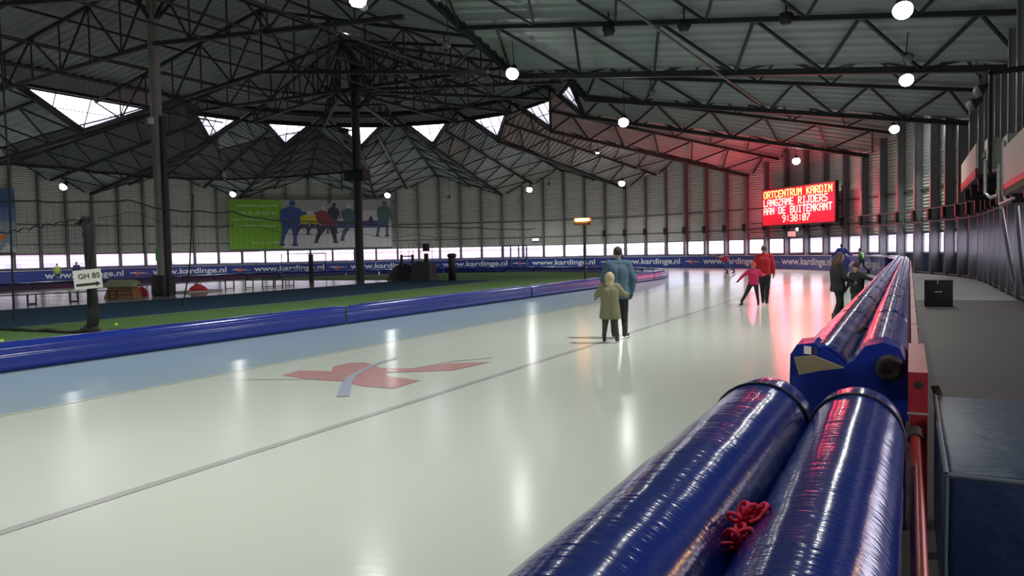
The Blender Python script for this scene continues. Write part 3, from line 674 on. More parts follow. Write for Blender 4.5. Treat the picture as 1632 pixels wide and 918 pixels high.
MB().lathe((-.02, .45, 4.12), [(0, .22), (.04, .2), (.06, .1), (.12, .0), (.13, -.03), (0, -.03)], 12).build('bell', black, root)
MB().path([(-.05, -.1, 4.0), (-.05, -.1, 3.1), (.05, -.4, 2.95), (.1, -1.8, 2.95), (.1, -2.0, 3.1), (.1, -2.0, 3.6)], .045, 8).build('white_pipe', chrome, root)
MB().path([(.3, -.9, 4.4), (.3, -.9, 3.0), (.35, -1.1, 2.8)], .045, 8).build('white_pipe', chrome, root)
for sx in (0,): 
    MB().box(.02, .1, -.1, .02, 3.6, 6.4).build('frame_post', blackm, root); MB().box(.8, .9, -.1, .02, 3.6, 6.4).build('frame_post', blackm, root); MB().box(.02, .9, -.1, .02, 6.3, 6.45).build('frame_beam', blackm, root)
for p, q_, lab in (((2.0, 22.6, 2.6), (2.75, 27.5, .6), 'pale diagonal strut below the gallery corner'), ((2.2, 21.4, 2.6), (2.75, 25.2, .6), 'darker diagonal strut right of the pale one below the gallery')):
    o = MB().tube((0, 0, 0), V(q_)-V(p), .05, 8).build('gallery_strut', chrome if 'pale' in lab else blackm, loc=p); tag(o, lab, 'strut')
# assumed warm lamps, out of view, beyond the gallery above the walkway
warm = mat('assumed_warm_tube', (1, .7, .4), .4, emit=(1, .52, .2), es=15)
for y_ in (3.0, 5.6, 8.2):
    root = empty('assumed_warm_lamp', (2.6, y_, 2.72)); tag(root, 'assumed warm wall lamp beside the walkway, beyond the picture edge', 'lamp', 'assumed warm walkway lamps')  # unseen lamps, assumed so the tubes get an orange streak
    MB().box(-.1, .1, -1.0, 1.0, .0, .06).build('housing', gw, root); MB().box(-.09, .09, -.95, .95, -.05, 0).build('diffuser', warm, root); MB().box(.1, .82, -.05, .05, .0, .05).build('wall_arm', blackm, root)

# ---------------------------------------------------------------- the two big columns
root = empty('main_column', (-32.2, 26.2, 0)); tag(root, 'tall grey-brown steel column with black padded foot and cables', 'column')
MB().tube((0, 0, 0), (0, 0, 15), .26, 14).build('shaft', mat('column_paint', (.24, .22, .195), .45, 0, .4, noise=(1.5, .3)), root)
bevel(MB().box(-.42, .42, -.4, .4, 0, 1.0).build('foot_pad', black, root), .08)
b = MB(); b.box(.3, .5, -.1, .1, 0, 8.6); b.build('cable_duct', blackm, root)
MB().box(-.1, .14, -.42, -.26, 8.2, 8.5).build('junction_box', whitep, root); MB().box(-.32, -.14, -.42, -.26, 8.2, 8.45).build('junction_box', redp, root)
MB().box(-.12, .1, -.28, -.24, 1.7, 2.3).build('notice', mat('notice_green', (.12, .4, .15), .6), root)
for a in range(4): MB().tube((.2*cos(a*pi/2), .2*sin(a*pi/2), 13.2), (1.7*cos(a*pi/2), 1.7*sin(a*pi/2), 15.0), .09, 6).build('bracket_arm', steel, root)
root = empty('main_column', (-32, 41.2, 0)); tag(root, 'tall black column carrying the hub of the roof trusses', 'column')
MB().tube((0, 0, 0), (0, 0, 14.2), .27, 12).build('shaft', steel, root)
bevel(MB().box(-.75, .75, -.45, .45, 6.6, 7.3).build('loudspeaker_box', black, root), .06)
MB().lathe((-.9, -.1, 9.9), [(0, -.2), (.3, -.15), (.35, .1), (0, .2)], 12).build('horn', black, root)
MB().tube((-.3, 0, 9.9), (-.8, 0, 9.9), .05).build('horn_arm', black, root)
for a in range(8): MB().tube((.15*cos(a*pi/4), .15*sin(a*pi/4), 11.2), (1.9*cos(a*pi/4), 1.9*sin(a*pi/4), 12.6), .09, 6).build('bracket_arm', steel, root)

# ---------------------------------------------------------------- banners on the far wall
ban = empty('skater_banner', (*pth(-44.6, 34.75), 0)); boff = -V(ban.location); tag(ban, 'long banner, green with white text at left and a photo of skaters at right', 'banner')
A0, A1, ZB, ZT = -58.3, -30.9, 2.65, 7.72
def bp(u, z, lift=0):                                  # u in 0..1 across the banner, z in 0..1 up it
    return V((*pth(A0+(A1-A0)*u, 34.75-lift), ZB+(ZT-ZB)*z))+boff
def bpatch(u0, u1, z0, z1, nm, m_, lift, wavy=0):
    b = MB(); n = max(1, int((u1-u0)*40)); vs = []
    for i in range(n+1):
        u = u0+(u1-u0)*i/n; vs += [bp(u, z0, lift), bp(u, z1, lift)]
    b.add(vs, [(2*i, 2*i+2, 2*i+3, 2*i+1) for i in range(n)]); return b.build(nm, m_, ban)
gm = mat('banner_green', (.20, .46, .035), .6); pm_ = mat('banner_ice', (.62, .61, .66), .6); pw = mat('banner_hall', (.36, .37, .36), .6)
bpatch(0, .318, 0, 1, 'green_field', gm, .02); bpatch(.318, 1, 0, .5, 'printed_ice', pm_, .02); bpatch(.318, 1, .5, 1, 'printed_hall', pw, .02)
bpatch(.318, .98, .41, .56, 'printed_boards', mat('banner_blue', (.07, .08, .26), .6), .03); bpatch(.42, .96, .56, .78, 'printed_far_ice', mat('banner_haze', (.58, .55, .58), .6), .03)
def btext(s_, u, z, w_, h_, nm, m_, lift=.05):
    c = bpy.data.curves.new('t', 'FONT'); c.body = s_; c.offset = .012; o = bpy.data.objects.new('t', c); COL.objects.link(o); bpy.context.view_layer.update()
    me = o.evaluated_get(bpy.context.evaluated_depsgraph_get()).to_mesh(); vv = [tuple(v.co) for v in me.vertices]; ff = [tuple(p.vertices) for p in me.polygons]
    bpy.data.objects.remove(o); xa, xb = min(v[0] for v in vv), max(v[0] for v in vv); ya, yb = min(v[1] for v in vv), max(v[1] for v in vv)
    return vv, ff, xa, xb, ya, yb
pt = mat('banner_text', (.55, .75, .45), .6)
for s_, u, z, w_ in (('iedereen sport bij', .05, .84, .24), ('ons in de hal en', .05, .70, .24), ('op techniek en', .02, .56, .24), ('houding trainen', .035, .43, .24), ('Ben van den Burg', .13, .10, .18)):
    vv, ff, xa, xb, ya, yb = btext(s_, 0, 0, 0, 0, '', None); hh = .075 if z > .2 else .05
    MB().add([bp(u+(x-xa)/(xb-xa)*w_, z+(y-ya)/(yb-ya)*hh, .05) for x, y, q in vv], ff).build('printed_text', pt, ban)
vv, ff, xa, xb, ya, yb = btext('kardinge.nl', 0, 0, 0, 0, '', None)
MB().add([bp(.35+(x-xa)/(xb-xa)*.22, .44+(y-ya)/(yb-ya)*.09, .05) for x, y, q in vv], ff).build('printed_text', mat('banner_text_white', (.5, .5, .55), .6), ban)
cols = dict(b=(.05, .09, .30), y=(.6, .55, .04), r=(.26, .06, .07), k=(.05, .055, .08), t=(.07, .14, .17), g=(.08, .17, .15), w=(.55, .55, .55))
def bskater(u, z0, h, colk, legk, lean=0, wide=1.0, lift=.06, head='k', step=.5):
    """a printed skater: outline torso, arms, legs, head as flat patches"""
    mU = 1/16.8; mZ = 1/(ZT-ZB); P = lambda x, z: bp(u+x*h*mU, z0+z*h*mZ, lift)
    def patch(pts, k, nm): MB().add([P(*p) for p in pts], [tuple(range(len(pts)))]).build(nm, mat('print_'+k, cols[k], .6), ban)
    L = lean
    patch([(-.13*wide, .48), (.10*wide, .46), (.15*wide+L, .66), (.12*wide+L, .82), (-.02+L, .87), (-.15*wide+L, .8), (-.17*wide+L*.6, .62)], colk, 'printed_jacket')
    patch([(-.12*wide, .5), (.0, .48), (-.10-step*.2, .25), (-.14-step*.35, .06), (-.21-step*.35, .05), (-.17-step*.3, .27)], legk, 'printed_leg')
    patch([(-.01, .48), (.11*wide, .48), (.10+step*.15, .27), (.08+step*.22, .05), (.01+step*.22, .05), (.03+step*.05, .26)], legk, 'printed_leg')
    patch([(-.24-step*.35, .03), (-.1-step*.35, .03), (-.12-step*.35, .075), (-.2-step*.35, .075)], 'k', 'printed_skate'); patch([(-.03+step*.22, .02), (.12+step*.22, .02), (.1+step*.22, .07), (0+step*.22, .07)], 'k', 'printed_skate')
    patch([(L+.0+.065*cos(a)+.02, .93+.065*sin(a)) for a in [2*pi*i/10 for i in range(10)]], head, 'printed_head')
    patch([(.13*wide+L, .78), (.17*wide+L, .74), (.2*wide+L*.5, .5), (.15*wide+L*.5, .48)], colk, 'printed_arm')
bskater(.37, .03, 4.9, 'b', 'b', .02, 1.5, .06, 'b', .1)
bskater(.455, .27, 2.5, 'y', 'k', 0, 1.2, .07); bskater(.52, .27, 2.5, 'y', 'k', 0, 1.3, .07)
bskater(.635, .29, 3.3, 'k', 't', 0, 1.1, .065, 'k', .1); bskater(.605, .08, 4.1, 'r', 'k', -.16, 1.3, .08, 'w', .5); bskater(.76, .12, 4.1, 't', 't', -.14, 1.3, .07, 'w', .4)
bskater(.87, .42, 1.2, 'k', 'k', 0, 1, .07, 'k', .1); bskater(.955, .2, 3.9, 'g', 't', 0, 1.2, .07, 't', .1)
fr_ = mat('banner_edge', (.13, .17, .15), .6)
bpatch(-.002, 1.002, -.03, .0, 'lower_hem', fr_, .03); bpatch(-.002, 1.002, 1.0, 1.02, 'upper_hem', fr_, .03)
b2_ = empty('blue_banner', (-66.75, 38, 0)); tag(b2_, 'blue and white banner with an orange shape, cut by the left picture edge', 'banner')
def lb(y0, y1, z0, z1, nm, m_, x=0): MB().box(x-.02, x+.02, y0-38, y1-38, z0, z1).build(nm, m_, b2_)
lb(30.5, 40, 6.3, 7.9, 'dark_blue_band', mat('lb1', (.035, .09, .22), .6)); lb(30.5, 40, 5.2, 6.3, 'mid_blue_band', mat('lb2', (.09, .17, .34), .6)); lb(30.5, 40, 2.62, 5.2, 'pale_band', mat('lb3', (.20, .26, .31), .6))
b = MB().add([(.03, 39.0-38+a*0, z) for a, z in ((0, 0),)], []); b = MB()
q = [(.035, y-38, z) for y, z in ((37.2, 2.7), (38.4, 3.2), (39.2, 4.0), (38.7, 4.1), (38.5, 4.8), (38.0, 4.4), (37.3, 4.9), (36.8, 3.4))]; b.add(q, [tuple(range(8))]); b.build('orange_shape', mat('banner_orange', (.6, .15, .02), .6), b2_)
MB().add([(.036, y-38, z) for y, z in ((38.6, 2.65), (40, 2.65), (39.9, 2.9), (39.2, 3.4))], [(0, 1, 2, 3)]).build('white_shape', mat('lbw', (.5, .5, .5), .6), b2_)

# ---------------------------------------------------------------- orange heater lamp on its pole, gate, exit lamp
root = empty('heater_lamp', (-14.72, 37.01, 0)); tag(root, 'orange glowing heater lamp with louvres on a thin black pole', 'lamp')
MB().tube((.1, 0, 0), (.1, 0, 3.1), .045, 8).build('pole', blackm, root); MB().lathe((.1, 0, 0), [(.3, 0), (.3, .04), (.06, .08), (0, .1)], 14).build('base', blackm, root)
MB().box(-.45, .45, -.02, .1, 3.05, 3.42).build('hood', mat('heater_hood', (.2, .15, .1), .4, .5), root)
MB().tube((-.36, -.07, 3.34), (.36, -.07, 3.34), .045, 10).build('glowing_tube', mat('heater_glow', (1, .6, .2), .4, emit=(1, .48, .12), es=14), root)
for k in range(4): MB().obox((0, -.07, 3.24-.055*k), (.4, 0, 0), (0, .04, .012), (0, 0, .006)).build('louvre', mat('heater_hood', (.2, .15, .1), .4, .5), root)
L = bpy.data.lights.new('heater_light', 'AREA'); L.shape = 'RECTANGLE'; L.size = .7; L.size_y = .1; L.energy = 25; L.color = (1, .5, .18); o = bpy.data.objects.new('heater_light', L); COL.objects.link(o); o.parent = root; o.location = (0, -.14, 3.3); o.rotation_euler = (R(75), 0, 0)
gt = mat('gate_blue', (.02, .05, .20), .4); root = empty('blue_gate', (-34.4, 66, 0)); tag(root, 'tall blue framed gate on the far side below the small yellow lamp', 'gate')
for x in (0, .78, 1.62, 2.45): MB().box(x, x+.1, 0, .1, 0, 2.4).build('gate_post', gt, root)
for z in (.1, 1.0, 2.32): MB().box(0, 2.55, .01, .09, z, z+.1).build('gate_rail', gt, root)
root = empty('exit_lamp', (-35.1, 75.0, 2.95)); tag(root, 'small yellow-white glowing lamp over the blue gate on the far wall', 'lamp')
MB().box(-.4, .4, -.06, .1, -.05, .25).build('housing', gt, root); MB().box(-.36, .36, -.1, -.06, 0, .2).build('lens', mat('exit_glow', (1, 1, .6), .4, emit=(1, 1, .6), es=6), root)

# ---------------------------------------------------------------- things standing on the inner field
wood = mat('vault_wood', (.24, .11, .035), .5, noise=(6, .2)); root = empty('vaulting_box', (-33.0, 24.6, 0), R(20)); tag(root, 'orange wooden gymnastics vaulting box with an olive padded top', 'vaulting box')
MB().add([(-.75, -.35, 0), (.75, -.35, 0), (.75, .35, 0), (-.75, .35, 0), (-.6, -.25, .52), (.6, -.25, .52), (.6, .25, .52), (-.6, .25, .52)], [(0, 1, 5, 4), (1, 2, 6, 5), (2, 3, 7, 6), (3, 0, 4, 7), (4, 5, 6, 7)]).build('box_frame', wood, root)
for z in (.17, .34): MB().box(-.72+z*.25, .72-z*.25, -.37+z*.17, -.345+z*.17, z, z+.012).build('frame_gap', blackm, root)
b = MB(); K = 10; vs = []
for i, x in enumerate((-.8, -.76, -.6, 0, .6, .76, .8)):
    s_ = (.3, .75, 1, 1, 1, .75, .3)[i]
    for k in range(K+1): a = pi*k/K; vs.append((x, .38*cos(a)*s_, .52+.34*sin(a)**.8*s_ if 0 < k < K else .52))
b.add(vs, [(i*(K+1)+k, i*(K+1)+k+1, (i+1)*(K+1)+k+1, (i+1)*(K+1)+k) for i in range(6) for k in range(K)], 0, True)
b.add([vs[i*(K+1)] for i in range(7)]+[vs[i*(K+1)+K] for i in range(7)], [(i, i+1, 8+i, 7+i) for i in range(6)]); b.build('padded_top', mat('vault_leather', (.22, .24, .14), .6), root)
def low_bench(p, q_, n, lab, h=.42):
    p, q_ = V((*p, 0)), V((*q_, 0)); root = empty('low_bench', tuple(p)); tag(root, lab, 'bench'); d = q_-p; t = V((-d.y, d.x, 0)).normalized()*.12
    MB().obox(d/2+V((0, 0, h)), d/2, t, V((0, 0, .02))).build('seat_plank', blackm, root)
    for k in range(n):
        c_ = d*((k+.5)/n); u = d.normalized()*.16; f = MB()
        for a, b_ in ((c_-u, c_-u+V((0, 0, h))), (c_+u, c_+u+V((0, 0, h))), (c_-u+V((0, 0, .03)), c_+u+V((0, 0, .03)))): f.tube(a, b_, .035, 5)
        f.build('leg', blackm, root)
    return root
low_bench((-33.1, 17.6), (-31.9, 24.2), 4, 'long low dark bench on frame legs beside the vaulting box')
for i, (f0, w_) in enumerate(((.0, .55), (.3, .5), (.56, .75), (.76, .55), (.93, .6))):
    p = V((-34.0, 31.7, 0)).lerp(V((-32.9, 35.6, 0)), f0); root = empty('training_hurdle', tuple(p), R(75)); tag(root, ('leftmost low dark hurdle in the row right of the grey column', 'second low dark hurdle from the grey column', 'middle low hurdle, the widest of the row', 'fourth low dark hurdle from the grey column', 'low hurdle farthest from the grey column, reddish')[i], 'hurdle', 'row of low hurdles')
    m_ = blackm if i < 4 else mat('hurdle_red', (.12, .03, .02), .5)
    MB().box(-.0, w_, -.025, .025, .5, .57).build('crossbar', m_, root)
    for x in (0, w_-.04): MB().box(x, x+.05, -.03, .03, 0, .5).build('leg', m_, root)
    MB().box(0, w_, -.02, .02, .04, .08).build('foot_bar', m_, root)
def red_bag(x, y, lab, rz):
    root = empty('red_bag', (x, y, 0), rz); tag(root, lab, 'bag'); b = MB(); rn = random.Random(x)
    prof = [(-.5, .12, .1), (-.35, .24, .30), (0, .26, .42), (.3, .2, .26), (.5, .1, .1)]; K = 10; vs = []
    for x_, w_, h_ in prof:
        for k in range(K): a = 2*pi*k/K; vs.append((x_, w_*.8*cos(a)*rn.uniform(.85, 1.1), max(0, h_*.55*(1+sin(a))*rn.uniform(.9, 1.1))))
    b.add(vs, [(i*K+k, i*K+(k+1) % K, (i+1)*K+(k+1) % K, (i+1)*K+k) for i in range(4) for k in range(K)], 0, True); b.add(vs[:K], [tuple(range(K))]); b.add(vs[-K:], [tuple(range(K))])
    b.build('bag_body', mat('bag_red', (.55, .02, .04), .55), root); MB().path([(-.22, 0, .3), (-.1, 0, .5), (.1, 0, .5), (.22, 0, .25)], .02, 5).build('handle', black, root)
red_bag(-33.45, 25.95, 'red bag leaning against the black foot pad of the grey column', R(-10)); red_bag(-33.7, 29.6, 'red bag on a low plinth right of the grey column', R(60))
root = empty('pale_plinth', (-33.7, 29.7, 0)); 
tag(MB().box(-.5, .5, -1.2, 1.1, 0, .08).build('floor_mat', mat('pale_mat', (.35, .33, .3), .7), loc=(-33.7, 29.7, 0)), 'thin pale mat under the red bag right of the grey column', 'mat'); bpy.data.objects.remove(root)
# frame goal
root = empty('frame_goal', (-38.9, 41.4, 0)); tag(root, 'thin dark rectangular goal frame standing left of the black column', 'goal')
gpath = MB(); gpath.tube((0, 0, 0), (0, 0, 1.96), .035, 6); gpath.build('post', blackm, root); MB().tube((2.6, 0, 0), (2.6, 0, 1.96), .035, 6).build('post', blackm, root); MB().tube((0, 0, 1.96), (3.4, .6, 1.96), .03, 6).build('crossbar', blackm, root)
MB().tube((3.4, .6, 0), (3.4, .6, 1.96), .03, 6).build('post', blackm, root); MB().tube((.4, .1, .9), (3.2, .5, .9), .025, 6).build('net_bar', blackm, root); MB().box(2.5, 2.75, -.1, .1, 0, 1.9).build('padded_post', black, root)
# round-topped pillar
root = empty('padded_pillar', (-26.61, 43.87, 0)); tag(root, 'black padded pillar with a rounded cap standing on the turf', 'pillar')
MB().lathe((0, 0, 0), [(.0, 0), (.24, .0), (.24, 1.45), (.22, 1.5)], 16).build('pillar_body', black, root); MB().lathe((0, 0, 1.45), [(.2, 0), (.3, .1), (.31, .22), (.24, .3), (0, .33)], 16).build('pillar_cap', black, root)
# equipment stand
root = empty('equipment_cart', (-29.6, 44.0, 0)); tag(root, 'dark covered equipment cart with upright posts beside the padded pillar', 'cart')
dk_ = mat('cart_cover', (.045, .05, .055), .8); b = MB().add([(-.1, -.5, 0), (1.5, -.5, 0), (1.5, .5, 0), (-.1, .5, 0), (0, -.4, 1.0), (1.4, -.4, 1.15), (1.4, .4, 1.15), (0, .4, 1.0), (.5, -.4, 1.3), (.5, .4, 1.3)], [(0, 1, 5, 8, 4), (1, 2, 6, 5), (2, 3, 7, 9, 6), (3, 0, 4, 7), (4, 8, 9, 7), (8, 5, 6, 9)]); b.build('cover', dk_, root)
MB().box(-.95, -.1, -.4, .4, 0, .95).build('side_box', black, root)
for x in (-1.1, -.2): MB().box(x, x+.12, -.1, .05, 0, 1.75).build('upright', black, root)
MB().box(-1.1, -.08, -.06, .0, 1.6, 1.68).build('crossbar', black, root)
for x in (-1.08, -.45, -.1, .35, .5, 1.4): MB().tube((x, 0, .9), (x, 0, 2.5), .015, 5).build('thin_rod', black, root)
MB().tube((-1.08, 0, 2.5), (1.4, 0, 2.5), .012, 5).build('thin_rod', black, root)
MB().box(.72, 1.12, -.1, .15, 1.95, 2.45).build('black_box', black, root); MB().box(.8, 1.05, -.08, .1, 1.2, 1.8).build('black_box', black, root)
# heap of dark bags
b = MB(); rn = random.Random(2); root = empty('covered_heap', (-31.0, 44.6, 0)); tag(root, 'low dark heap of covered material right beside the black column', 'heap')
N1, N2 = 22, 8; vs = []
for j in range(N2+1):
    for i in range(N1):
        a = 2*pi*i/N1; t_ = j/N2; vs.append((1.3*cos(a)*(1-t_**2.2)*rn.uniform(.92, 1.05), .5*sin(a)*(1-t_**2.2), .95*sin(t_*pi/2)*(1+.18*sin(a*3))*rn.uniform(.95, 1.04)))
b.add(vs, [(j*N1+i, j*N1+(i+1) % N1, (j+1)*N1+(i+1) % N1, (j+1)*N1+i) for j in range(N2) for i in range(N1)], 0, True); b.build('cover', black, root)
o = MB().box(0, 5.6, -.25, .25, 0, .5).build('cover_extension', black, root); o.location = (1.0, 1.1, 0); bpy.data.objects.remove(o)
# balls
for x, y, lab in ((-18.9, 13.84, 'yellow ball on the green turf right of the bunched net'), (-17.69, 10.18, 'yellow ball against the blue cushion at the left picture edge')):
    root = empty('small_ball', (x, y, .045)); tag(root, lab, 'ball'); b = MB(); b.lathe((0, 0, 0), [(.045*sin(pi*i/10), -.045*cos(pi*i/10)) for i in range(11)], 14)
    b.build('felt_skin', mat('ball_yellow', (.45, .65, .06), .8), root); MB().path([(.0455*cos(t), .0455*sin(t)*cos(.6*sin(2*t)), .0455*sin(t)*sin(.6*sin(2*t))) for t in [2*pi*i/16 for i in range(17)]], .002, 4).build('seam', whitep, root)

# ---------------------------------------------------------------- nets and ropes
netm = mat('net_cord', (.012, .014, .013), .8)
net = empty('sports_net', (-17.35, 12.1, 0)); tag(net, 'black ball-stop net bunched up in a tall dark roll at its end', 'net')
x0n, x1n = -26.5, -17.35; b = MB(); P0 = net.location
def ntop(x): t = (x-x0n)/(x1n-x0n); return 2.05+.7*t**1.0+.02
for i in range(int((x1n-x0n)/.1)+1): x = x0n+i*.1; b.tube((x-P0.x, .0, .03), (x-P0.x, 0, ntop(x)), .0026, 3)
z = .1
while z < 2.7:
    xs = x0n if z < 2.05 else x0n+(z-2.05)/.7*(x1n-x0n)
    b.tube((xs-P0.x, 0, z), (0, 0, z), .0026, 3); z += .1
tag(b.build('netting', netm, net), kind='stuff')
b = MB(); L = 9.15; b.path([(-L+L*i/220, .035*sin(i*.55), ntop(-L+L*i/220+P0.x)+.035*cos(i*.55)) for i in range(221)], .016, 4); b.build('twisted_top_rope', netm, net)
rn = random.Random(5); pz = [i/26*2.78 for i in range(27)]
def rollx(z): return .02*sin(z*2.3)+(.1*(.35-z)/.35*-1 if z < .35 else 0)
b = MB(); b.path([(rollx(z), 0, z) for z in pz], [.10+.03*sin(z*3.1)+rn.uniform(-.012, .012)-(.05 if z > 2.6 else 0) for z in pz], 9)
for k in range(5): b.path([(rollx(z)+.08*cos(k*1.3+z*1.5), .08*sin(k*1.3+z*1.5), z) for z in pz], .035, 6)
b.build('gathered_roll', netm, net)
b = MB(); b.path([(-.45+.09*i, .02*sin(i), .09+.04*cos(i*2)) for i in range(9)], [.04, .09, .12, .13, .13, .12, .1, .07, .03], 8); b.build('heap_at_foot', netm, net)
b = MB(); b.path([(-9+.45*i, .04*sin(i*1.7), .04+.02*cos(i*2.3)) for i in range(21)], [.045+.012*sin(i*2.1) for i in range(21)], 6); b.build('bottom_hem', netm, net)
b = MB(); b.path([(0, 0, 2.74), (-.18, 0, 2.78), (-.32, 0, 2.66), (-.5, 0, 2.66)], [.07, .06, .04, .02], 6); b.build('top_knot', netm, net)
# white sign
sg = empty('arrow_sign', (-17.15, 11.88, 1.33), R(30)); sg.rotation_euler = (0, R(-5), R(42)); tag(sg, 'white paper sign with GH BS and an arrow fixed on the bunched net', 'sign')
MB().box(-.30, .30, -.008, .0, -.225, .225).build('sheet', mat('sign_white', (.72, .72, .68), .6), sg)
ink = mat('sign_ink', (.03, .03, .03), .7)
c = bpy.data.curves.new('t', 'FONT'); c.body = 'GH BS'; c.size = .17; c.extrude = .001; c.offset = .003; o = bpy.data.objects.new('t', c); COL.objects.link(o); bpy.context.view_layer.update()
me = bpy.data.meshes.new_from_object(o.evaluated_get(bpy.context.evaluated_depsgraph_get())); bpy.data.objects.remove(o)
o = bpy.data.objects.new('lettering', me); me.materials.clear(); me.materials.append(ink); COL.objects.link(o); o.parent = sg; o.rotation_euler = (R(90), 0, 0); o.location = (-.2, -.011, .02)
MB().add([(-.26, -.011, -.15), (.16, -.011, -.15), (.16, -.011, -.18), (.27, -.011, -.12), (.16, -.011, -.06), (.16, -.011, -.09), (-.26, -.011, -.09)], [(0, 1, 2, 3, 4, 5, 6)]).build('arrow', ink, sg)
# long rope with a fine net below it, along the edge of the turf
rp = [(13.0, 3.62), (15.1, 3.65), (16.5, 3.7), (18.26, 3.84), (19.7, 3.58), (21.2, 3.56), (22.9, 3.60), (24.6, 3.36), (27.5, 3.34), (30.8, 3.38), (34.5, 3.22), (38.5, 3.3), (42.7, 3.34), (47, 3.3), (52, 3.46)]
root = empty('divider_net', (-24, 13, 0)); tag(root, 'long sagging black rope with a fine net hanging across the inner field', 'net')
pp = []
for i in range(len(rp)-1):
    for k in range(6): t = k/6; pp.append((0+.02*sin(i*6+k), rp[i][0]+(rp[i+1][0]-rp[i][0])*t-13, rp[i][1]+(rp[i+1][1]-rp[i][1])*t-.05*sin(pi*t)+.012*sin(5.1*(i*6+k))))
MB().path(pp, .028, 5).build('top_rope', netm, root)
b = MB()
for x, y, z in pp: b.tube((x, y, z), (x, y, 2.2), .004, 3)
MB().path([(0, y, z-.35-.25*abs(sin(y*.55))) for x, y, z in pp[14:70]], .01, 4).build('second_rope', netm, root)
tag(b.build('netting', netm, root), kind='stuff')
for y, z, lab in ((14.2, 9, 'thin vertical black rope near the left picture edge'), (20.9, 4.2, 'leaning black rope right of the grey column')):
    pts = [(0, 0, 0), (0, .05, z*.5), (0, 0, z)] if z > 5 else [(0, -.35, 0), (0, -.2, z*.4), (0, 0, z)]
    if z < 5: pts = [(-.3, -.3, 0), (-.1, -.1, 1.4), (0, .1, z)]
    o = MB().path(pts, .03, 5).build('hanging_rope', netm, loc=(-24, y, 0)); tag(o, lab, 'rope')

dn = bpy.data.materials.new('dense_dark_net'); dn.use_nodes = True; nt = dn.node_tree; nt.nodes.clear()
o_ = nt.nodes.new('ShaderNodeOutputMaterial'); t_ = nt.nodes.new('ShaderNodeBsdfTransparent'); d_ = nt.nodes.new('ShaderNodeBsdfDiffuse'); d_.inputs[0].default_value = (.05, .06, .055, 1); mx = nt.nodes.new('ShaderNodeMixShader'); mx.inputs[0].default_value = .72
nt.links.new(t_.outputs[0], mx.inputs[1]); nt.links.new(d_.outputs[0], mx.inputs[2]); nt.links.new(mx.outputs[0], o_.inputs[0])
def draped(lab, top, bot, x0):
    """a heavy dark net hung lengthwise: (y, z) points of its upper and lower edge, with soft folds"""
    root = empty('draped_net', (x0, top[0][0], 0)); tag(root, lab, 'net'); n, k_ = 60, 8; y0, y1 = top[0][0], top[-1][0]
    def at(L, y):
        for (a, b_), (c, d) in zip(L, L[1:]):
            if a <= y <= c: return b_+(d-b_)*(y-a)/max(1e-6, c-a)
        return L[-1][1]
    vs = []
    for i in range(n+1):
        y = y0+(y1-y0)*i/n; zt, zb = at(top, y), at(bot, y)
        for k in range(k_+1):
            t = k/k_; vs.append((.25*sin(i*.45+2*t)*t+.5*t, y-y0, zt+(zb-zt)*t))
    MB().add(vs, [(i*(k_+1)+k, (i+1)*(k_+1)+k, (i+1)*(k_+1)+k+1, i*(k_+1)+k+1) for i in range(n) for k in range(k_)], 0, True).build('net_sheet', dn, root)
    for nm, r_, kk in (('upper_rope', .035, 0), ('lower_rope', .07, k_)): MB().path([vs[i*(k_+1)+kk] for i in range(0, n+1, 3)], r_, 6).build(nm, netm, root)
draped('big dark draped net hanging below the large left skylight, behind the grey column', [(20.12, 6.62), (21.76, 7.32), (23.31, 7.91), (25.17, 8.57), (27.11, 9.35), (29.43, 10.26), (30.77, 9.94), (31.88, 8.73)], [(20.08, 5.93), (21.7, 5.96), (23.45, 5.94), (25.04, 5.9), (27.67, 5.91), (31.75, 6.11)], -34.4)
draped('dark draped net with a peaked top hanging left of the black column', [(31.83, 7.75), (34.43, 8.53), (37.05, 9.26), (40.12, 10.04), (42.09, 9.42), (43.92, 8.77)], [(31.75, 6.11), (36.38, 6.6), (43.86, 7.55)], -34.4)

# ---------------------------------------------------------------- people
def blob(shapes, voxel, name, m_, parent, smooth=3):
    """one continuous skin around tapered capsules ('c', p0, r0, p1, r1) and ellipsoids ('e', centre, (rx, ry, rz))"""
    b = MB()
    for s_ in shapes:
        if s_[0] == 'c':
            _, p0, r0, p1, r1 = s_; p0, p1 = V(p0), V(p1); d = p1-p0; L = d.length
            prof = [(r0*sin(pi/2*k/4), -r0*cos(pi/2*k/4)) for k in range(4)]+[(r0, 0), (r1, L)]+[(r1*cos(pi/2*k/4), L+r1*sin(pi/2*k/4)) for k in range(1, 5)]
            b.lathe(p0, prof, 12, ax=d if L > 1e-5 else (0, 0, 1))
        else:
            _, c_, r_ = s_[:3]; rot = Matrix.Rotation(s_[3], 3, 'X') if len(s_) > 3 else Matrix.Identity(3); vs = []
            for i in range(9):
                for k in range(14):
                    ph, th = pi*i/8, 2*pi*k/14; vs.append(V(c_)+rot @ V((r_[0]*sin(ph)*cos(th), r_[1]*sin(ph)*sin(th), -r_[2]*cos(ph))))
            b.add(vs, [(i*14+k, i*14+(k+1) % 14, (i+1)*14+(k+1) % 14, (i+1)*14+k) for i in range(8) for k in range(14)])
    o = b.build(name, m_); md = o.modifiers.new('r', 'REMESH'); md.mode = 'VOXEL'; md.voxel_size = voxel
    sm_ = o.modifiers.new('s', 'SMOOTH'); sm_.iterations = smooth; sm_.factor = .5
    bpy.context.view_layer.update(); me = bpy.data.meshes.new_from_object(o.evaluated_get(bpy.context.evaluated_depsgraph_get()))
    old = o.data; o.modifiers.clear(); o.data = me; bpy.data.meshes.remove(old)
    for p in me.polygons: p.use_smooth = True
    if not me.materials: me.materials.append(m_)
    o.parent = parent; return o
skin = mat('skin', (.50, .29, .21), .5); skin2 = mat('glove_black', (.02, .02, .022), .7)
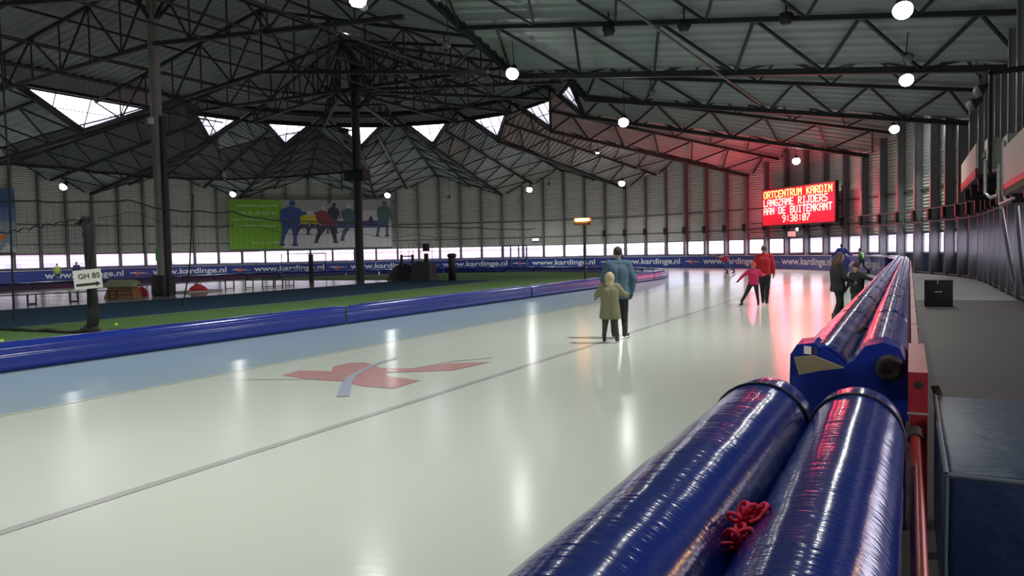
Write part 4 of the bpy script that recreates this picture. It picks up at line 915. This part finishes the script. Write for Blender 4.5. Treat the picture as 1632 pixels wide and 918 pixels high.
def person(label, loc, face, H, J, jacket, trousers, hair, boots=(.02, .02, .02), vox=.012, hairlong=False, coat=0, hood=None, hat=None, fat=1.0, glove=False, vest=None, group=None, cuff=None):
    """J overrides the joints of a standing figure 1.80 m tall (x right, y forward, z up); face = heading in degrees from +Y, anticlockwise"""
    s = H/1.8; root = empty('person', (*loc, .012), R(face)); tag(root, label, 'person', group)
    D = dict(hipL=(-.09, 0, .95), hipR=(.09, 0, .95), knL=(-.10, .03, .53), knR=(.10, .03, .53), anL=(-.10, -.01, .14), anR=(.10, -.01, .14),
             pel=(0, 0, .98), chest=(0, 0, 1.32), neck=(0, 0, 1.50), head=(0, .02, 1.66), shL=(-.18, 0, 1.45), shR=(.18, 0, 1.45),
             elL=(-.26, -.01, 1.17), elR=(.26, -.01, 1.17), wrL=(-.27, .06, .93), wrR=(.27, .06, .93), footL=0, footR=0, look=0)
    D.update(J); P = lambda k: V(D[k])*s; f = fat
    # body, one surface, with face relief and five fingers on each hand
    hd = P('head'); lk = R(D['look']); fd = V((-sin(lk), cos(lk), 0)); sd = V((cos(lk), sin(lk), 0)); kid = 1.12 if H < 1.45 else 1
    q = s*kid
    S = [('e', hd+V((0, 0, .02*q)), (.078*q, .092*q, .108*q)), ('c', hd+fd*.012*q+V((0, 0, -.05*q)), .062*q, hd+fd*.03*q+V((0, 0, -.085*q)), .042*q),
         ('c', P('neck')-V((0, 0, .04*s)), .056*s, hd-V((0, 0, .06*q)), .052*s), ('c', hd+fd*.088*q+V((0, 0, .02*q)), .010*q, hd+fd*.104*q+V((0, 0, -.02*q)), .015*q),
         ('e', hd+sd*.08*q, (.014*q, .022*q, .03*q)), ('e', hd-sd*.08*q, (.014*q, .022*q, .03*q)), ('c', hd+fd*.083*q+sd*.02*q+V((0, 0, -.055*q)), .009*q, hd+fd*.083*q-sd*.02*q+V((0, 0, -.055*q)), .009*q),
         ('c', P('pel'), .13*s, P('chest'), .135*s), ('c', P('shL'), .07*s, P('shR'), .07*s), ('c', P('chest'), .12*s, P('neck')-V((0, 0, .06*s)), .08*s)]
    for a in 'LR':
        S += [('c', P('hip'+a), .095*s, P('kn'+a), .06*s), ('c', P('kn'+a), .058*s, P('an'+a), .04*s), ('c', P('sh'+a), .055*s, P('el'+a), .042*s), ('c', P('el'+a), .042*s, P('wr'+a), .028*s)]
        wr = P('wr'+a); d = (wr-P('el'+a)).normalized(); sg_ = -1 if a == 'L' else 1; side = d.cross(V((sg_, .2, 0))).normalized(); nn = d.cross(side).normalized()
        S.append(('c', wr, .026*s, wr+d*.07*s, .032*s)); pc = wr+d*.085*s
        for k, ln in enumerate((.066, .076, .070, .052)):
            b0 = pc+side*(.030-.020*k)*s; b1 = b0+d*ln*.5*s+nn*.006*s*sg_; S += [('c', b0, .0095*s, b1, .0088*s), ('c', b1, .0088*s, b1+d*ln*.45*s+nn*.018*s*sg_, .0075*s)]
        S += [('c', wr+d*.03*s+side*.028*s, .012*s, wr+d*.062*s+side*.058*s, .0095*s), ('c', wr+d*.062*s+side*.058*s, .0095*s, wr+d*.092*s+side*.062*s, .008*s)]
    blob(S, vox*.75, 'body', skin, root, 2)
    if glove:
        for a in 'LR':
            wr = P('wr'+a); d = (wr-P('el'+a)).normalized(); sg_ = -1 if a == 'L' else 1; side = d.cross(V((sg_, .2, 0))).normalized(); nn = d.cross(side).normalized(); pc = wr+d*.085*s
            G = [('c', wr-d*.02*s, .036*s, wr+d*.075*s, .040*s)]
            for k, ln in enumerate((.066, .076, .070, .052)):
                b0 = pc+side*(.034-.0225*k)*s; b1 = b0+d*ln*.5*s+nn*.006*s*sg_; G += [('c', b0, .013*s, b1, .0125*s), ('c', b1, .0125*s, b1+d*ln*.47*s+nn*.018*s*sg_, .012*s)]
            G += [('c', wr+d*.03*s+side*.03*s, .016*s, wr+d*.09*s+side*.066*s, .013*s)]
            blob(G, vox*.7, 'glove', skin2, root, 1)
    jm = mat('cloth_%02d_%02d_%02d' % tuple(int(c_*99) for c_ in jacket), jacket, .85, noise=(9, .18), bump=('noise', 14, .5, .02)); tm_ = mat('cloth_%02d_%02d_%02d' % tuple(int(c_*99) for c_ in trousers), trousers, .85, noise=(9, .2), bump=('noise', 14, .4, .02))
    pel, ch = P('pel'), P('chest'); hem = pel-V((0, 0, (.04+coat)*s)); up_ = (ch-pel).normalized()
    Jk = [('c', hem+V((-.06*s*f, 0, 0)), (.135+.02*bool(coat))*s*f, pel+V((-.05*s*f, 0, .06*s)), .135*s*f), ('c', hem+V((.06*s*f, 0, 0)), (.135+.02*bool(coat))*s*f, pel+V((.05*s*f, 0, .06*s)), .135*s*f), ('c', pel+V((-.04*s, 0, 0)), .145*s*f, ch+V((-.06*s, 0, 0)), .15*s*f), ('c', pel+V((.04*s, 0, 0)), .145*s*f, ch+V((.06*s, 0, 0)), .15*s*f),
          ('c', P('shL'), .085*s*f, P('shR'), .085*s*f), ('c', ch, .14*s*f, P('neck')-V((0, 0, .07*s)), .10*s), ('c', P('neck')-V((0, 0, .07*s)), .085*s, P('neck')+(hd-P('neck'))*.22, .068*s)]
    for a in 'LR': Jk += [('c', P('sh'+a), .08*s*f, P('el'+a), .064*s*f), ('c', P('el'+a), .062*s*f, P('wr'+a)-(P('wr'+a)-P('el'+a)).normalized()*.015*s, .045*s*f)]
    jk = blob(Jk, vox, 'jacket', jm, root, 4)
    bz = hem.z-.13*s   # trim the jacket flat at its hem
    for v in jk.data.vertices:
        if v.co.z < hem.z-.05*s and abs(v.co.x-pel.x) < .25*s*f and (v.co.z < P('wrL').z-.3*s or abs(v.co.x-pel.x) < .2*s*f): v.co.z = hem.z-.05*s+(v.co.z-hem.z+.05*s)*.12
    # collar, zip line
    MB().path([P('neck')+V((.075*s*cos(t), .075*s*sin(t), -.01*s)) for t in [2*pi*i/14 for i in range(15)]], .018*s, 6).build('collar', jm, root)
    T = [('c', P('hipL'), .115*s*f, P('hipR'), .115*s*f)]
    for a in 'LR': T += [('c', P('hip'+a), .112*s*f**.5, P('kn'+a), .076*s*f**.5), ('c', P('kn'+a), .074*s*f**.5, P('an'+a)+V((0, 0, .05*s)), .055*s)]
    blob(T, vox, 'trousers', tm_, root, 4)
    bm_ = mat('boot_%02d_%02d' % (int(boots[0]*99), int(boots[1]*99)), boots, .5)
    for a in 'LR':
        an = P('an'+a); yaw = R(D['foot'+a]); fd2 = V((-sin(yaw), cos(yaw), 0)); z0 = .058*s
        base = V((an.x, an.y, an.z-.07*s)); low = base.z
        bt = blob([('c', an+V((0, 0, .11*s)), .058*s, an-V((0, 0, .0*s)), .055*s), ('c', an-V((0, 0, .0)), .055*s, V((an.x, an.y, low))-fd2*.035*s, .045*s), ('c', V((an.x, an.y, low))-fd2*.04*s, .042*s, V((an.x, an.y, low-.006*s))+fd2*.14*s, .034*s)], vox*.8, 'skate_boot', bm_, root, 2)
        zb = low-.045*s; c_ = V((an.x, an.y, 0))+fd2*.05*s; w_ = V((fd2.y, -fd2.x, 0))*.004*s
        bl = MB(); L_ = .21*s if H < 1.5 else .21*s
        bl.obox(c_+V((0, 0, zb-.028*s)), fd2*L_, w_, V((0, 0, .010*s)))
        for t in (-.07, .07): bl.obox(c_+fd2*t*s+V((0, 0, zb-.008*s)), fd2*.012*s, w_*1.5, V((0, 0, .02*s)))
        bl.build('blade', chrome, bt)
    hm = mat('hair_%02d_%02d' % (int(hair[0]*99), int(hair[1]*99)), hair, .7, bump=('noise', 40, .8, .02))
    if hood:
        hm2 = mat('hood_%02d' % int(hood[0]*99), hood, .9, bump=('noise', 14, .5, .02))
        blob([('e', hd-fd*.02*q+V((0, 0, .03*q)), (.118*q, .125*q, .14*q)), ('c', hd-fd*.03*q+V((0, 0, -.05*q)), .1*q, P('neck')-fd*.02*s, .115*s)], vox*.8, 'hood', hm2, root, 3)
        blob([('c', P('shL')*.55+P('neck')*.45+V((0, -.03*s, -.05*s)), .075*s, P('shR')*.55+P('neck')*.45+V((0, -.03*s, -.05*s)), .075*s)], vox*.8, 'hood_collar', mat('hood_lining', (.45, .42, .30), .9), root, 3)
    elif hat:
        blob([('e', hd-fd*.01*q+V((0, 0, .065*q)), (.095*q, .105*q, .095*q)), ('c', hd+V((0, 0, .14*q)), .05*q, hd-fd*.01*q+V((0, 0, .165*q)), .035*q)], vox*.7, 'knitted_hat', mat('hat_%02d' % int(hat[0]*99), hat, .9, bump=('noise', 50, .6, .02)), root, 2)
    Hs = [('e', hd-fd*.022*q+V((0, 0, .045*q)), (.088*q, .092*q, .102*q))]
    if hairlong:
        rn = random.Random(3)
        for k in range(16):
            t = rn.uniform(-1.9, 1.9); p0 = hd-fd*.04*q*cos(t)-fd*.03*q+sd*.07*q*sin(t)+V((0, 0, .02*q)); p1 = p0-fd*rn.uniform(.03, .10)*s+sd*.05*s*sin(t)-V((0, 0, rn.uniform(.14, .2)*s)); p2 = p1-fd*rn.uniform(-.01, .04)*s-V((0, 0, rn.uniform(.1, .17)*s))
            Hs += [('c', p0, .04*s, p1, .042*s), ('c', p1, .042*s, p2, .02*s)]
    if not hood: blob(Hs, vox*.7, 'hair', hm, root, 2)
    if D.get('face', True):
        for t in (-1, 1): MB().lathe(hd+fd*.085*q+sd*.031*q*t+V((0, 0, .022*q)), [(.008*q*sin(pi*i/6), -.008*q*cos(pi*i/6)) for i in range(7)], 8).build('eye', mat('eye_dark', (.02, .015, .01), .3), root)
        MB().path([hd+fd*.0915*q+sd*.024*q*t+V((0, 0, (-.056-.003*abs(t))*q)) for t in (-1, -.5, 0, .5, 1)], .0035*q, 5).build('lips', mat('lip_red', (.45, .12, .1), .5), root)
    if vest:
        blob([('c', pel+V((0, 0, .1*s)), .158*s*f, ch, .170*s*f), ('c', ch+V((-.08*s, 0, 0)), .14*s, ch+V((.08*s, 0, 0)), .14*s)], vox, 'safety_vest', mat('vest_yellow', vest, .7), root, 3)
    if cuff:
        for a in 'LR': blob([('c', P('sh'+a), .088*s, P('sh'+a).lerp(P('el'+a), .9), .07*s)], vox, 'sleeve', mat('sleeve_white', cuff, .8), root, 2)
    return root
person('man in a loose blue jacket and black trousers skating behind the child in olive coat', (-5.13, 14.75), 19, 1.80,
       dict(wrL=(-.25, .06, .92), wrR=(.26, .10, .90), elL=(-.29, -.02, 1.16), elR=(.30, -.02, 1.16), anR=(.12, -.02, .14), knR=(.11, .04, .53), footR=-25, head=(-.0, .05, 1.67)), (.055, .105, .155), (.015, .016, .02), (.03, .02, .018), fat=1.17, glove=True, coat=.10)
person('child in an olive hooded coat skating right before the man in blue', (-5.02, 13.95), 19, 1.30,
       dict(anL=(-.16, -.02, .14), anR=(.17, .02, .14), knL=(-.13, .03, .53), knR=(.12, .05, .53), elL=(-.33, .02, 1.26), wrL=(-.36, .2, 1.18), elR=(.34, .02, 1.28), wrR=(.46, .16, 1.24), footL=10, footR=-15), (.18, .175, .10), (.045, .048, .04), (.2, .15, .1), coat=.26, hood=(.40, .34, .20), fat=1.32, boots=(.03, .03, .03), glove=True)
person('man in a red jacket and black tights skating with the child in pink', (-3.92, 24.6), 9, 1.80,
       dict(hipL=(-.09, 0, .95), anR=(.07, -.02, .14), knR=(.09, .03, .53), anL=(-.04, .2, .14), knL=(-.06, .15, .55), elL=(-.28, .02, 1.18), wrL=(-.26, .12, 1.0), footR=-12), (.42, .010, .02), (.012, .011, .014), (.10, .07, .06), fat=1.08, glove=False)
person('child in a pink jacket striding beside the man in red, arms spread', (-4.13, 24.0), 9, 1.27,
       dict(hipL=(-.1, 0, .95), hipR=(.09, 0, .95), anL=(-.48, -.12, .14), knL=(-.28, .0, .56), anR=(.18, .08, .14), knR=(.14, .06, .54), elL=(-.42, -.02, 1.28), wrL=(-.60, .02, 1.08), elR=(.34, .04, 1.28), wrR=(.44, .16, 1.30), footL=35, footR=-12), (.55, .02, .10), (.018, .012, .015), (.5, .15, .12), fat=1.12, glove=True, hat=(.55, .05, .06))
person('distant skater in red and white top and blue trousers bent over to the left', (-10.9, 53), 100, 1.72,
       dict(pel=(0, -.1, .92), hipL=(-.09, -.1, .9), hipR=(.09, -.1, .9), chest=(0, .28, 1.14), neck=(0, .42, 1.22), head=(0, .56, 1.28), shL=(-.18, .36, 1.2), shR=(.18, .36, 1.2), elL=(-.24, .10, 1.28), elR=(.24, .1, 1.28), wrL=(-.06, -.1, 1.12), wrR=(.06, -.1, 1.12), knL=(-.12, .1, .5), anL=(-.14, -.1, .14), knR=(.2, -.25, .5), anR=(.42, -.55, .16)), (.50, .03, .06), (.05, .09, .32), (.12, .02, .03), vox=.02, cuff=(.6, .58, .6))
person('woman with long curly brown hair and dark jacket beside the blue tube row', (-1.40, 18.75), -62, 1.60,
       dict(head=(0, .04, 1.66), pel=(0, -.02, .98), chest=(0, -.03, 1.32), anL=(-.12, .12, .14), knL=(-.1, .1, .54), anR=(.1, -.16, .14), knR=(.1, -.02, .53), elR=(.28, .03, 1.17), wrR=(.22, .27, 1.06), elL=(-.26, .04, 1.17), wrL=(-.16, .3, 1.08), footR=-15, footL=-10), (.02, .017, .015), (.012, .012, .012), (.085, .04, .025), hairlong=True, coat=.08, fat=1.06, boots=(.09, .055, .05), glove=False)
person('child in a dark jacket and dark hat holding on to the blue tube cushions', (-1.08, 19.75), 150, 1.30,
       dict(elL=(-.42, .10, 1.36), wrL=(-.72, .26, 1.32), elR=(.30, -.05, 1.2), wrR=(.38, -.02, 1.02), head=(.02, .03, 1.67), look=-25), (.012, .014, .014), (.05, .07, .04), (.10, .05, .05), hat=(.05, .015, .03), fat=1.18, glove=True)
person('distant man in a blue jacket skating before the far boards, arms out', (-3.6, 50.6), 5, 1.84, dict(elL=(-.34, 0, 1.25), wrL=(-.50, 0, 1.08), elR=(.36, 0, 1.24), wrR=(.54, 0, 1.10)), (.02, .025, .22), (.03, .035, .14), (.02, .02, .05), vox=.02, fat=1.15)
person('distant white-haired child in blue standing before the man in blue', (-3.28, 49.6), 5, 1.25, dict(), (.08, .06, .35), (.04, .05, .2), (.6, .62, .55), vox=.02, fat=1.1)
person('distant skater in a hi-vis yellow vest before the right end of the boards', (-2.55, 51.6), 60, 1.62, dict(head=(0, .16, 1.6), neck=(0, .1, 1.46), chest=(0, .06, 1.3), shL=(-.18, .08, 1.42), shR=(.18, .08, 1.42), anL=(-.2, .25, .14), knL=(-.12, .2, .54), anR=(.2, -.3, .14), knR=(.12, -.05, .52)), (.06, .10, .07), (.04, .05, .09), (.05, .05, .06), vox=.02, vest=(.45, .7, .25))
person('tiny far skater in yellow-green on the opposite straight', (-60.9, 39.6), 60, 1.62, dict(), (.25, .32, .08), (.03, .04, .1), (.05, .05, .05), vox=.025)
person('tiny far skater in dark blue on the opposite straight', (-60.4, 40.9), 60, 1.72, dict(), (.02, .025, .06), (.02, .02, .04), (.02, .02, .02), vox=.025)
person('distant dark-clothed skater just right of the head of the man in blue jacket', (-23.9, 69.5), 60, 1.75, dict(), (.04, .04, .10), (.03, .03, .06), (.03, .03, .03), vox=.025)
